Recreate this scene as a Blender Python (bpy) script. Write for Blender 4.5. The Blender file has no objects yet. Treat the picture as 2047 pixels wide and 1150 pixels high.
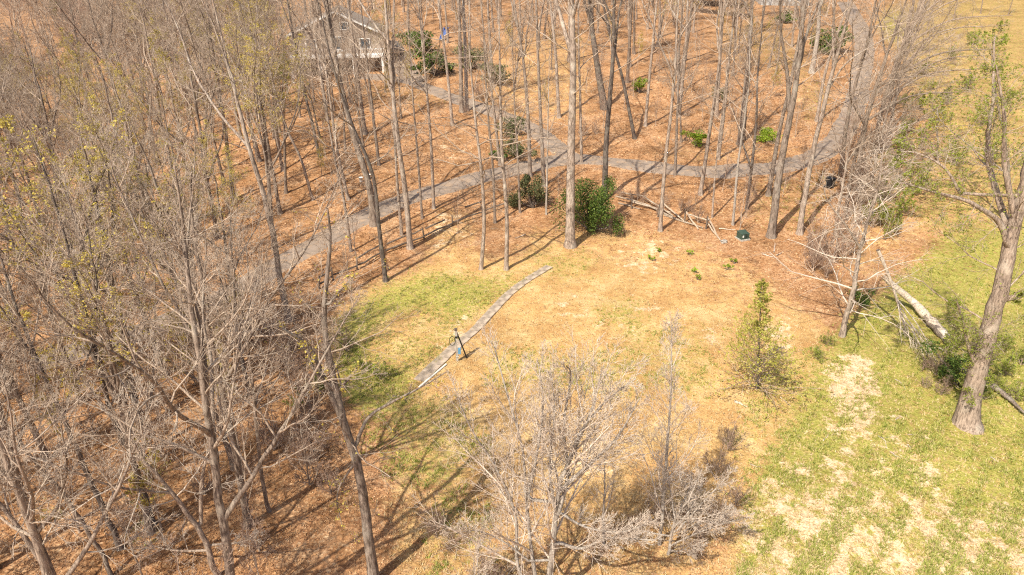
import bpy, math, random
import numpy as np

# ------------------------------------------------------------------ camera, sky, sun, exposure
scene = bpy.context.scene
COL = scene.collection
R = math.radians
W, H_, F = 2047.0, 1150.0, 1400.0            # photograph size and focal length in its pixels
CAM_Z, PITCH = 22.0, R(26.0)

cam_data = bpy.data.cameras.new('camera')
cam_data.sensor_width = 36.0
cam_data.lens = F / W * 36.0
cam_data.clip_start = 0.5
cam_data.clip_end = 5000.0
cam = bpy.data.objects.new('camera', cam_data)
cam.location = (0, 0, CAM_Z)
cam.rotation_euler = (math.pi / 2 - PITCH, 0, 0)
COL.objects.link(cam)
scene.camera = cam

SUN_EL, SUN_TO = R(49), R(38)                # shadows fall to the right and away from the camera
world = bpy.data.worlds.new('World')
scene.world = world
world.use_nodes = True
wn = world.node_tree
sky = wn.nodes.new('ShaderNodeTexSky')
sky.sky_type = 'NISHITA'
sky.sun_disc = False
sky.dust_density = 3.0
sky.ozone_density = 0.6
sky.sun_elevation = SUN_EL
sky.sun_rotation = SUN_TO + math.pi
bg = wn.nodes['Background']
bg.inputs['Strength'].default_value = 0.115
wn.links.new(sky.outputs['Color'], bg.inputs['Color'])

sun_data = bpy.data.lights.new('sun', 'SUN')
sun_data.energy = 4.9
sun_data.angle = R(0.53)
sun_data.color = (1.0, 0.92, 0.77)
sun = bpy.data.objects.new('sun', sun_data)
sun.rotation_euler = (math.pi / 2 - SUN_EL, 0, -SUN_TO)
sun.location = (-40, -50, 90)
COL.objects.link(sun)

vs = scene.view_settings
vs.view_transform = 'Standard'
vs.look = 'None'
vs.gamma = 1.0
vs.use_curve_mapping = False
vs.exposure = 0.44
scene.cycles.use_denoising = False
scene.cycles.pixel_filter_type = 'BLACKMAN_HARRIS'
scene.cycles.filter_width = 1.2
scene.cycles.max_bounces = 6
scene.cycles.diffuse_bounces = 3
scene.cycles.transparent_max_bounces = 6

# ------------------------------------------------------------------ helpers: terrain and pixels
def smooth(v):
    v = np.clip(v, 0, 1)
    return v * v * (3 - 2 * v)

def sp(v, k):
    return k * np.logaddexp(0, np.asarray(v, float) / k)

def Z(x, y):
    x = np.asarray(x, float); y = np.asarray(y, float)
    hill = 0.13 * sp(y - 52, 4) - 0.07 * sp(y - 105, 8) - 0.045 * sp(y - 190, 15)
    hill = hill * (0.45 + 0.55 * smooth((x + 80) / 55))
    left = -0.10 * sp(-x - 17, 4) + 0.075 * sp(-x - 70, 8)
    right = -0.04 * sp(x - 16, 3) * (1 - smooth((y - 40) / 30))
    rough = smooth((np.abs(x - 3) - 14) / 14 + (y - 48) / 20)
    b = 0.16 * np.sin(x * .33 + 1.3) * np.sin(y * .29) + 0.07 * np.sin(x * .9 + y * .55) + 0.05 * np.sin(y * 1.1 - x * .5)
    fade = 1 - smooth((np.hypot(x, y) - 90) / 60)
    return hill + left + right + b * (0.25 + 0.75 * rough) * fade

CP, SP_ = math.cos(PITCH), math.sin(PITCH)

def rays(px, py):
    a = (np.asarray(px, float) - W / 2) / F
    b = -(np.asarray(py, float) - H_ / 2) / F
    return np.stack([a, CP + b * SP_, -SP_ + b * CP], -1)

TS = 6 * 1.035 ** np.arange(140)

def ground_many(px, py):
    d = rays(px, py)
    lo = np.full(len(d), TS[0]); hi = np.full(len(d), TS[-1]); done = np.zeros(len(d), bool)
    for k in range(1, len(TS)):
        t = TS[k]
        below = (CAM_Z + d[:, 2] * t) < Z(d[:, 0] * t, d[:, 1] * t)
        new = below & ~done
        lo[new] = TS[k - 1]; hi[new] = t
        done |= below
        if done.all(): break
    for _ in range(12):
        m = .5 * (lo + hi)
        below = (CAM_Z + d[:, 2] * m) < Z(d[:, 0] * m, d[:, 1] * m)
        hi = np.where(below, m, hi); lo = np.where(below, lo, m)
    p = d * hi[:, None]
    p[:, 2] = Z(p[:, 0], p[:, 1])
    return p

def ground(px, py):
    return ground_many(np.array([px]), np.array([py]))[0]

def onplane(px, py, y0):
    d = rays(px, py)
    t = y0 / d[..., 1]
    p = d * np.asarray(t)[..., None]
    p[..., 2] += CAM_Z
    return p

def project(p):
    x = p[..., 0]; y = p[..., 1]; z = p[..., 2] - CAM_Z
    dep = y * CP - z * SP_
    dep = np.where(np.abs(dep) < 1e-3, 1e-3, dep)
    up = y * SP_ + z * CP
    return W / 2 + F * x / dep, H_ / 2 - F * up / dep, dep

def inpoly(px, py, poly):
    px = np.asarray(px, float); py = np.asarray(py, float)
    ins = np.zeros(px.shape, bool)
    n = len(poly)
    for i in range(n):
        x1, y1 = poly[i]; x2, y2 = poly[(i + 1) % n]
        c = ((y1 > py) != (y2 > py))
        xi = (x2 - x1) * (py - y1) / (y2 - y1 if y2 != y1 else 1e-9) + x1
        ins ^= c & (px < xi)
    return ins

# ------------------------------------------------------------------ helpers: meshes and objects
def np_mesh(name, verts, quads=None, tris=None, smooth_=True):
    me = bpy.data.meshes.new(name)
    verts = np.asarray(verts, np.float32).reshape(-1, 3)
    me.vertices.add(len(verts))
    me.vertices.foreach_set('co', verts.ravel())
    parts = []; starts = []; totals = []; off = 0
    for arr, k in ((quads, 4), (tris, 3)):
        if arr is not None and len(arr):
            arr = np.asarray(arr, np.int32)
            parts.append(arr.ravel())
            starts.append(off + np.arange(len(arr), dtype=np.int32) * k)
            totals.append(np.full(len(arr), k, np.int32))
            off += arr.size
    li = np.concatenate(parts)
    me.loops.add(len(li)); me.loops.foreach_set('vertex_index', li)
    st = np.concatenate(starts); to = np.concatenate(totals)
    me.polygons.add(len(st))
    me.polygons.foreach_set('loop_start', st)
    me.polygons.foreach_set('loop_total', to)
    me.polygons.foreach_set('use_smooth', np.full(len(st), smooth_))
    me.update(calc_edges=True)
    return me

def link(name, me, mat=None, parent=None, loc=None):
    o = bpy.data.objects.new(name, me)
    if mat is not None and me is not None and len(me.materials) == 0:
        me.materials.append(mat)
    if parent is not None: o.parent = parent
    if loc is not None: o.location = [float(v) for v in loc]
    COL.objects.link(o)
    return o

def tag(o, label=None, cat=None, group=None, kind=None):
    if label: o['label'] = label
    if cat: o['category'] = cat
    if group: o['group'] = group
    if kind: o['kind'] = kind
    return o

def empty(name, loc, label, cat, group=None, rz=0.0):
    o = bpy.data.objects.new(name, None)
    o.empty_display_size = 0.3
    o.location = [float(v) for v in loc]
    o.rotation_euler = (0, 0, rz)
    COL.objects.link(o)
    return tag(o, label, cat, group)

class MB:
    """collects boxes, tubes and prisms; build() links them as one mesh object"""
    def __init__(s): s.v = []; s.f = []
    def add(s, vs_, fs):
        n = len(s.v); s.v += [tuple(map(float, v)) for v in vs_]; s.f += [tuple(i + n for i in f) for f in fs]
        return s
    def box(s, c, d, rz=0.0, rx=0.0):
        cx, cy, cz = c; a, b, h = d[0] / 2, d[1] / 2, d[2] / 2
        out = []
        for z in (-h, h):
            for x, y in ((-a, -b), (a, -b), (a, b), (-a, b)):
                y2 = y * math.cos(rx) - z * math.sin(rx); z2 = y * math.sin(rx) + z * math.cos(rx)
                out.append((cx + x * math.cos(rz) - y2 * math.sin(rz), cy + x * math.sin(rz) + y2 * math.cos(rz), cz + z2))
        return s.add(out, [(3, 2, 1, 0), (4, 5, 6, 7), (0, 1, 5, 4), (1, 2, 6, 5), (2, 3, 7, 6), (3, 0, 4, 7)])
    def bar(s, a, b, r0, r1=None, n=6, wob=0.0, seg=1, rng=None):
        r1 = r0 if r1 is None else r1
        a = np.array(a, float); b = np.array(b, float); d = b - a; d = d / np.linalg.norm(d)
        ref = np.array([0, 0, 1.0]) if abs(d[2]) < .9 else np.array([1.0, 0, 0])
        u = np.cross(d, ref); u /= np.linalg.norm(u); v = np.cross(d, u)
        vs_ = []; fs = []
        for k in range(seg + 1):
            t = k / seg; c = a + (b - a) * t; r = r0 + (r1 - r0) * t
            if wob and rng is not None and 0 < k < seg: c = c + rng.normal(0, wob, 3)
            for i in range(n):
                q = 2 * math.pi * i / n
                vs_.append(c + r * (math.cos(q) * u + math.sin(q) * v))
        for k in range(seg):
            for i in range(n):
                j = (i + 1) % n
                fs.append((k * n + i, k * n + j, (k + 1) * n + j, (k + 1) * n + i))
        fs.append(tuple(range(n))[::-1]); fs.append(tuple(seg * n + i for i in range(n)))
        return s.add(vs_, fs)
    def prism(s, outline, axis_len, frm):
        """outline in local (u,w), extruded along local v by axis_len; frm maps (u,v,w) to xyz"""
        n = len(outline)
        vs_ = [frm(u, -axis_len / 2, w) for u, w in outline] + [frm(u, axis_len / 2, w) for u, w in outline]
        fs = [tuple(range(n)), tuple(range(2 * n - 1, n - 1, -1))] + [(i, i + n, (i + 1) % n + n, (i + 1) % n) for i in range(n)]
        return s.add(vs_, fs)
    def mesh(s, name, smooth_=False):
        me = bpy.data.meshes.new(name); me.from_pydata(s.v, [], s.f)
        import bmesh
        bm = bmesh.new(); bm.from_mesh(me); bmesh.ops.recalc_face_normals(bm, faces=bm.faces); bm.to_mesh(me); bm.free()
        if smooth_:
            for p in me.polygons: p.use_smooth = True
        return me
    def build(s, name, mat, parent=None, loc=None, smooth_=False):
        return link(name, s.mesh(name, smooth_), mat, parent, loc)

# ------------------------------------------------------------------ materials
def new_mat(name):
    m = bpy.data.materials.new(name); m.use_nodes = True
    nt = m.node_tree; b = nt.nodes['Principled BSDF']
    b.inputs['Roughness'].default_value = 0.85
    b.inputs['Specular IOR Level'].default_value = 0.25
    return m, nt, b

def nd(nt, t, **kw):
    n = nt.nodes.new(t)
    for k, v in kw.items():
        if k in n.inputs: n.inputs[k].default_value = v
        else: setattr(n, k, v)
    return n

def ramp(nt, fac, stops):
    r = nt.nodes.new('ShaderNodeValToRGB')
    e = r.color_ramp.elements
    while len(e) > len(stops): e.remove(e[-1])
    while len(e) < len(stops): e.new(0.5)
    for i, (p, c) in enumerate(stops):
        e[i].position = p; e[i].color = (*c, 1) if len(c) == 3 else c
    nt.links.new(fac, r.inputs['Fac'])
    return r

def mix(nt, fac, a, b, typ='MIX'):
    m = nt.nodes.new('ShaderNodeMix'); m.data_type = 'RGBA'; m.blend_type = typ
    for s_, v in (('Factor', fac), ('A', a), ('B', b)):
        i = [q for q in m.inputs if q.name == s_ and (q.type == 'RGBA' if s_ != 'Factor' else q.type == 'VALUE')][0]
        if hasattr(v, 'is_linked'): nt.links.new(v, i)
        elif isinstance(v, (int, float)): i.default_value = v
        else: i.default_value = (*v, 1)
    return [q for q in m.outputs if q.type == 'RGBA'][0]

def math_n(nt, op, a, b=None, clamp=False):
    m = nt.nodes.new('ShaderNodeMath'); m.operation = op; m.use_clamp = clamp
    for i, v in enumerate((a, b)):
        if v is None: continue
        if hasattr(v, 'is_linked'): nt.links.new(v, m.inputs[i])
        else: m.inputs[i].default_value = v
    return m.outputs[0]

def simple(name, col, rough=0.7, var=0.15, scale=6.0, metal=0.0, bump=0.0):
    m, nt, b = new_mat(name)
    tc = nd(nt, 'ShaderNodeTexCoord')
    n = nd(nt, 'ShaderNodeTexNoise', Scale=scale, Detail=5.0)
    nt.links.new(tc.outputs['Object'], n.inputs['Vector'])
    lo = tuple(max(0, c * (1 - var * 1.6)) for c in col); hi = tuple(min(1, c * (1 + var)) for c in col)
    r = ramp(nt, n.outputs['Fac'], [(0.3, lo), (0.7, hi)])
    nt.links.new(r.outputs['Color'], b.inputs['Base Color'])
    b.inputs['Roughness'].default_value = rough
    b.inputs['Metallic'].default_value = metal
    if bump:
        bp = nd(nt, 'ShaderNodeBump', Strength=bump, Distance=0.02)
        nt.links.new(n.outputs['Fac'], bp.inputs['Height']); nt.links.new(bp.outputs['Normal'], b.inputs['Normal'])
    return m

def bark_mat(name, dark, light, patch, tone=0.35):
    """vertical plates, pale lichen patches, each tree a little different"""
    m, nt, b = new_mat(name)
    tc = nd(nt, 'ShaderNodeTexCoord'); oi = nd(nt, 'ShaderNodeObjectInfo')
    mp = nd(nt, 'ShaderNodeMapping'); mp.inputs['Scale'].default_value = (14, 14, 2.2)
    nt.links.new(tc.outputs['Object'], mp.inputs['Vector'])
    n1 = nd(nt, 'ShaderNodeTexNoise', Scale=1.0, Detail=6.0, Roughness=0.65)
    nt.links.new(mp.outputs['Vector'], n1.inputs['Vector'])
    n2 = nd(nt, 'ShaderNodeTexNoise', Scale=1.3, Detail=4.0)
    nt.links.new(tc.outputs['Object'], n2.inputs['Vector'])
    c1 = ramp(nt, n1.outputs['Fac'], [(0.36, dark), (0.50, tuple((a_ * .45 + b_ * .55) for a_, b_ in zip(dark, light))), (0.62, light)])
    pf = ramp(nt, n2.outputs['Fac'], [(0.52, (0, 0, 0)), (0.68, (1, 1, 1))])
    c2 = mix(nt, math_n(nt, 'MULTIPLY', pf.outputs['Color'], 0.55), c1.outputs['Color'], patch)
    hv = nd(nt, 'ShaderNodeHueSaturation')
    val = math_n(nt, 'ADD', math_n(nt, 'MULTIPLY', oi.outputs['Random'], tone), 1 - tone / 2)
    nt.links.new(val, hv.inputs['Value']); nt.links.new(c2, hv.inputs['Color'])
    nt.links.new(hv.outputs['Color'], b.inputs['Base Color'])
    bp = nd(nt, 'ShaderNodeBump', Strength=1.0, Distance=0.06)
    nt.links.new(n1.outputs['Fac'], bp.inputs['Height']); nt.links.new(bp.outputs['Normal'], b.inputs['Normal'])
    b.inputs['Roughness'].default_value = 0.95
    b.inputs['Specular IOR Level'].default_value = 0.1
    return m

def leaf_mat(name, cols, transl=0.35):
    m, nt, b = new_mat(name)
    geo = nd(nt, 'ShaderNodeNewGeometry'); oi = nd(nt, 'ShaderNodeObjectInfo')
    r = ramp(nt, geo.outputs['Random Per Island'], [(i / (len(cols) - 1), c) for i, c in enumerate(cols)])
    hv = nd(nt, 'ShaderNodeHueSaturation')
    nt.links.new(math_n(nt, 'ADD', math_n(nt, 'MULTIPLY', oi.outputs['Random'], 0.4), 0.8), hv.inputs['Value'])
    nt.links.new(r.outputs['Color'], hv.inputs['Color'])
    nt.links.new(hv.outputs['Color'], b.inputs['Base Color'])
    b.inputs['Roughness'].default_value = 0.6
    tr = nd(nt, 'ShaderNodeBsdfTranslucent'); nt.links.new(hv.outputs['Color'], tr.inputs['Color'])
    ms = nd(nt, 'ShaderNodeMixShader'); ms.inputs[0].default_value = transl
    nt.links.new(b.outputs[0], ms.inputs[1]); nt.links.new(tr.outputs[0], ms.inputs[2])
    nt.links.new(ms.outputs[0], nt.nodes['Material Output'].inputs['Surface'])
    return m

M = {}
M['bark'] = bark_mat('bark', (0.12, 0.09, 0.07), (0.43, 0.345, 0.285), (0.52, 0.47, 0.40), 0.5)
M['bark_wood'] = bark_mat('wood_bark', (0.12, 0.088, 0.068), (0.38, 0.295, 0.235), (0.46, 0.40, 0.33), 0.5)
M['bark_dark'] = bark_mat('dark_bark', (0.07, 0.055, 0.048), (0.22, 0.18, 0.155), (0.30, 0.28, 0.23), 0.3)
M['bark_pale'] = bark_mat('pale_bark', (0.22, 0.185, 0.155), (0.50, 0.44, 0.385), (0.60, 0.56, 0.50), 0.3)
M['twig'] = bark_mat('twig_bark', (0.27, 0.20, 0.15), (0.52, 0.41, 0.32), (0.58, 0.50, 0.41), 0.45)
M['twig_pale'] = bark_mat('pale_twig_bark', (0.46, 0.37, 0.30), (0.70, 0.59, 0.49), (0.74, 0.66, 0.57), 0.2)
M['twig_red'] = bark_mat('reddish_twig_bark', (0.26, 0.165, 0.12), (0.48, 0.34, 0.26), (0.50, 0.39, 0.31), 0.3)
M['bud'] = leaf_mat('spring_bud_leaf', [(0.44, 0.34, 0.06), (0.56, 0.44, 0.09), (0.48, 0.42, 0.09), (0.62, 0.48, 0.14)])
M['green_leaf'] = leaf_mat('young_green_leaf', [(0.20, 0.26, 0.03), (0.30, 0.36, 0.05), (0.38, 0.42, 0.08), (0.26, 0.24, 0.05)])
M['holly'] = leaf_mat('evergreen_leaf', [(0.035, 0.06, 0.015), (0.06, 0.11, 0.02), (0.12, 0.18, 0.03), (0.18, 0.24, 0.05)], 0.15)
M['olive_leaf'] = leaf_mat('olive_evergreen_leaf', [(0.06, 0.075, 0.03), (0.11, 0.13, 0.05), (0.18, 0.19, 0.08), (0.25, 0.22, 0.10)], 0.2)
M['lime_leaf'] = leaf_mat('lime_leaf', [(0.16, 0.24, 0.02), (0.26, 0.36, 0.03), (0.34, 0.44, 0.05)], 0.3)
M['cedar'] = leaf_mat('cedar_spray', [(0.32, 0.33, 0.06), (0.46, 0.47, 0.10), (0.56, 0.54, 0.15), (0.52, 0.40, 0.16)], 0.5)
M['dead_wood'] = bark_mat('bare_dead_wood', (0.42, 0.33, 0.24), (0.72, 0.62, 0.50), (0.76, 0.70, 0.60), 0.2)
M['rail'] = bark_mat('weathered_rail', (0.24, 0.18, 0.13), (0.52, 0.42, 0.32), (0.56, 0.50, 0.42), 0.4)
M['rail_dark'] = bark_mat('dark_weathered_rail', (0.08, 0.06, 0.05), (0.24, 0.19, 0.15), (0.34, 0.30, 0.25), 0.4)
M['litter_leaf'] = leaf_mat('fallen_leaf', [(0.24, 0.115, 0.055), (0.44, 0.23, 0.11), (0.57, 0.34, 0.17), (0.70, 0.48, 0.29)], 0.1)
M['grass_blade'] = leaf_mat('grass_blade', [(0.18, 0.23, 0.035), (0.29, 0.32, 0.06), (0.38, 0.38, 0.10), (0.50, 0.44, 0.18)], 0.3)
M['straw_blade'] = leaf_mat('dry_grass_blade', [(0.50, 0.34, 0.15), (0.62, 0.46, 0.24), (0.70, 0.56, 0.34)], 0.2)

# ground: leaf litter, dry lawn, green grass, straw and clay mixed by painted amounts and noise
def ground_material():
    m, nt, b = new_mat('ground_cover')
    geo = nd(nt, 'ShaderNodeNewGeometry')
    pos = geo.outputs['Position']
    def noise(s, d=4.0, r=0.6):
        n = nd(nt, 'ShaderNodeTexNoise', Scale=s, Detail=d, Roughness=r); nt.links.new(pos, n.inputs['Vector']); return n.outputs['Fac']
    n_big = noise(0.22, 3.0); n_mid = noise(1.1, 5.0, 0.65); n_fine = noise(7.0, 4.0, 0.7); n_pat = noise(0.55, 6.0, 0.7)
    n_gr = noise(2.6, 5.0, 0.7)
    vo = nd(nt, 'ShaderNodeTexVoronoi', Scale=8.5, Randomness=1.0); nt.links.new(pos, vo.inputs['Vector'])
    sepc = nd(nt, 'ShaderNodeSeparateColor'); nt.links.new(vo.outputs['Color'], sepc.inputs['Color'])
    leaf = ramp(nt, sepc.outputs[0], [(0.0, (0.18, 0.09, 0.05)), (0.25, (0.35, 0.185, 0.095)), (0.55, (0.49, 0.275, 0.145)), (0.8, (0.58, 0.37, 0.21)), (1.0, (0.73, 0.53, 0.34))])
    soil = ramp(nt, n_mid, [(0.3, (0.25, 0.13, 0.07)), (0.5, (0.45, 0.245, 0.125)), (0.72, (0.61, 0.39, 0.225))])
    litter = mix(nt, 0.5, leaf.outputs['Color'], soil.outputs['Color'])
    n_l = noise(0.35, 8.0, 0.72)
    drift = ramp(nt, n_l, [(0.34, (0.42, 0.40, 0.38)), (0.46, (0.85, 0.80, 0.72)), (0.56, (1.0, 1.0, 1.0)), (0.68, (1.12, 1.2, 1.22))])  # leaf drift tones; the dark stops also paint brush shadows into the litter
    litter = mix(nt, 0.9, litter, drift.outputs['Color'], 'MULTIPLY')
    tan = ramp(nt, n_fine, [(0.28, (0.25, 0.145, 0.065)), (0.5, (0.49, 0.31, 0.145)), (0.72, (0.68, 0.48, 0.265))])
    tan2 = mix(nt, math_n(nt, 'MULTIPLY', n_mid, 0.5), tan.outputs['Color'], (0.58, 0.37, 0.15))
    n_v = noise(0.45, 7.0, 0.7)
    hue = ramp(nt, n_v, [(0.36, (0.44, 0.235, 0.09)), (0.5, (0.58, 0.37, 0.15)), (0.62, (0.70, 0.51, 0.26))])
    tan2 = mix(nt, 0.6, tan2, hue.outputs['Color'])
    green = ramp(nt, n_fine, [(0.28, (0.18, 0.18, 0.035)), (0.5, (0.34, 0.32, 0.075)), (0.72, (0.50, 0.43, 0.16))])
    straw = ramp(nt, n_fine, [(0.25, (0.50, 0.35, 0.20)), (0.5, (0.69, 0.52, 0.335)), (0.75, (0.82, 0.67, 0.48))])
    clay = ramp(nt, n_fine, [(0.3, (0.45, 0.20, 0.07)), (0.7, (0.68, 0.38, 0.16))])
    def amount(attr, nz, spread, lo=0.40, hi=0.60):
        a = nd(nt, 'ShaderNodeAttribute'); a.attribute_name = attr
        v = math_n(nt, 'ADD', a.outputs['Fac'], math_n(nt, 'MULTIPLY', math_n(nt, 'SUBTRACT', nz, 0.5), spread))
        mr = nd(nt, 'ShaderNodeMapRange'); mr.interpolation_type = 'SMOOTHSTEP'
        mr.inputs[1].default_value = lo; mr.inputs[2].default_value = hi
        nt.links.new(v, mr.inputs[0]); return mr.outputs[0]
    n_a = noise(1.7, 9.0, 0.78); n_b = noise(3.1, 9.0, 0.8); n_c = noise(0.75, 10.0, 0.74)
    c = mix(nt, amount('tan', n_a, 2.2, 0.30, 0.75), litter, tan2)
    c = mix(nt, amount('clay', n_b, 1.6, 0.35, 0.9), c, clay.outputs['Color'])
    c = mix(nt, amount('green', n_b, 2.6, 0.30, 0.85), c, green.outputs['Color'])
    c = mix(nt, amount('straw', n_c, 2.4, 0.46, 0.60), c, straw.outputs['Color'])
    n_dk = noise(2.0, 8.0, 0.75); n_sp = noise(11.0, 5.0, 0.8)
    dk = ramp(nt, n_dk, [(0.30, (0.62, 0.58, 0.54)), (0.52, (1, 1, 1))])
    c = mix(nt, 0.8, c, dk.outputs['Color'], 'MULTIPLY')
    spk = ramp(nt, n_sp, [(0.34, (0.55, 0.50, 0.45)), (0.50, (1, 1, 1)), (0.68, (1.3, 1.3, 1.3))])
    c = mix(nt, 0.8, c, spk.outputs['Color'], 'MULTIPLY')
    bright = ramp(nt, n_big, [(0.3, (0.85, 0.85, 0.85)), (0.7, (1.08, 1.08, 1.08))])
    c = mix(nt, 1.0, c, bright.outputs['Color'], 'MULTIPLY')
    nt.links.new(c, b.inputs['Base Color'])
    h = math_n(nt, 'ADD', math_n(nt, 'MULTIPLY', vo.outputs['Distance'], 0.6), math_n(nt, 'MULTIPLY', n_fine, 0.8))
    bp = nd(nt, 'ShaderNodeBump', Strength=0.8, Distance=0.06)
    nt.links.new(h, bp.inputs['Height']); nt.links.new(bp.outputs['Normal'], b.inputs['Normal'])
    b.inputs['Roughness'].default_value = 1.0; b.inputs['Specular IOR Level'].default_value = 0.05
    return m
M['ground'] = ground_material()

def asphalt_material():
    m, nt, b = new_mat('old_asphalt')
    geo = nd(nt, 'ShaderNodeNewGeometry')
    def noise(s, d=5.0):
        n = nd(nt, 'ShaderNodeTexNoise', Scale=s, Detail=d, Roughness=0.65); nt.links.new(geo.outputs['Position'], n.inputs['Vector']); return n.outputs['Fac']
    c1 = ramp(nt, noise(0.8), [(0.3, (0.17, 0.135, 0.11)), (0.7, (0.33, 0.26, 0.21))])
    c2 = mix(nt, math_n(nt, 'MULTIPLY', noise(14), 0.5), c1.outputs['Color'], (0.33, 0.255, 0.20))
    dirt = ramp(nt, noise(1.4, 8.0), [(0.50, (0, 0, 0)), (0.66, (1, 1, 1))])
    vc = nd(nt, 'ShaderNodeTexVoronoi', Scale=0.45); vc.feature = 'DISTANCE_TO_EDGE'; nt.links.new(geo.outputs['Position'], vc.inputs['Vector'])
    crack = ramp(nt, vc.outputs['Distance'], [(0.0, (0.45, 0.45, 0.45)), (0.035, (1, 1, 1))])
    c2 = mix(nt, 0.8, c2, crack.outputs['Color'], 'MULTIPLY')
    c3 = mix(nt, math_n(nt, 'MULTIPLY', dirt.outputs['Color'], 0.55), c2, (0.46, 0.31, 0.19))
    nt.links.new(c3, b.inputs['Base Color']); b.inputs['Roughness'].default_value = 0.9
    return m
M['asphalt'] = asphalt_material()
M['concrete'] = simple('old_concrete_slab', (0.42, 0.34, 0.265), 0.9, 0.35, 1.6, bump=0.3)
M['gravel'] = simple('pale_gravel_dust', (0.66, 0.50, 0.32), 0.95, 0.25, 5.0)

# ------------------------------------------------------------------ ground cover map (painted per vertex)
MAPW, MAPH, MS = 280, 170, 8.0            # map cells of 8 photo pixels, with a margin
MX0, MY0 = -96.0, -104.0
gx, gy = np.meshgrid(MX0 + (np.arange(MAPW) + .5) * MS, MY0 + (np.arange(MAPH) + .5) * MS)

def blur(a, n):
    for _ in range(n):
        p = np.pad(a, 1, mode='edge')
        a = (p[:-2, 1:-1] + p[2:, 1:-1] + p[1:-1, :-2] + p[1:-1, 2:] + 2 * p[1:-1, 1:-1]) / 6
    return a

def paint(polys, n=5):
    a = np.zeros(gx.shape)
    for v, poly in polys:
        ins = inpoly(gx, gy, poly); a = np.where(ins, v, a)
    return blur(a, n * 3 + 4)

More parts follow.
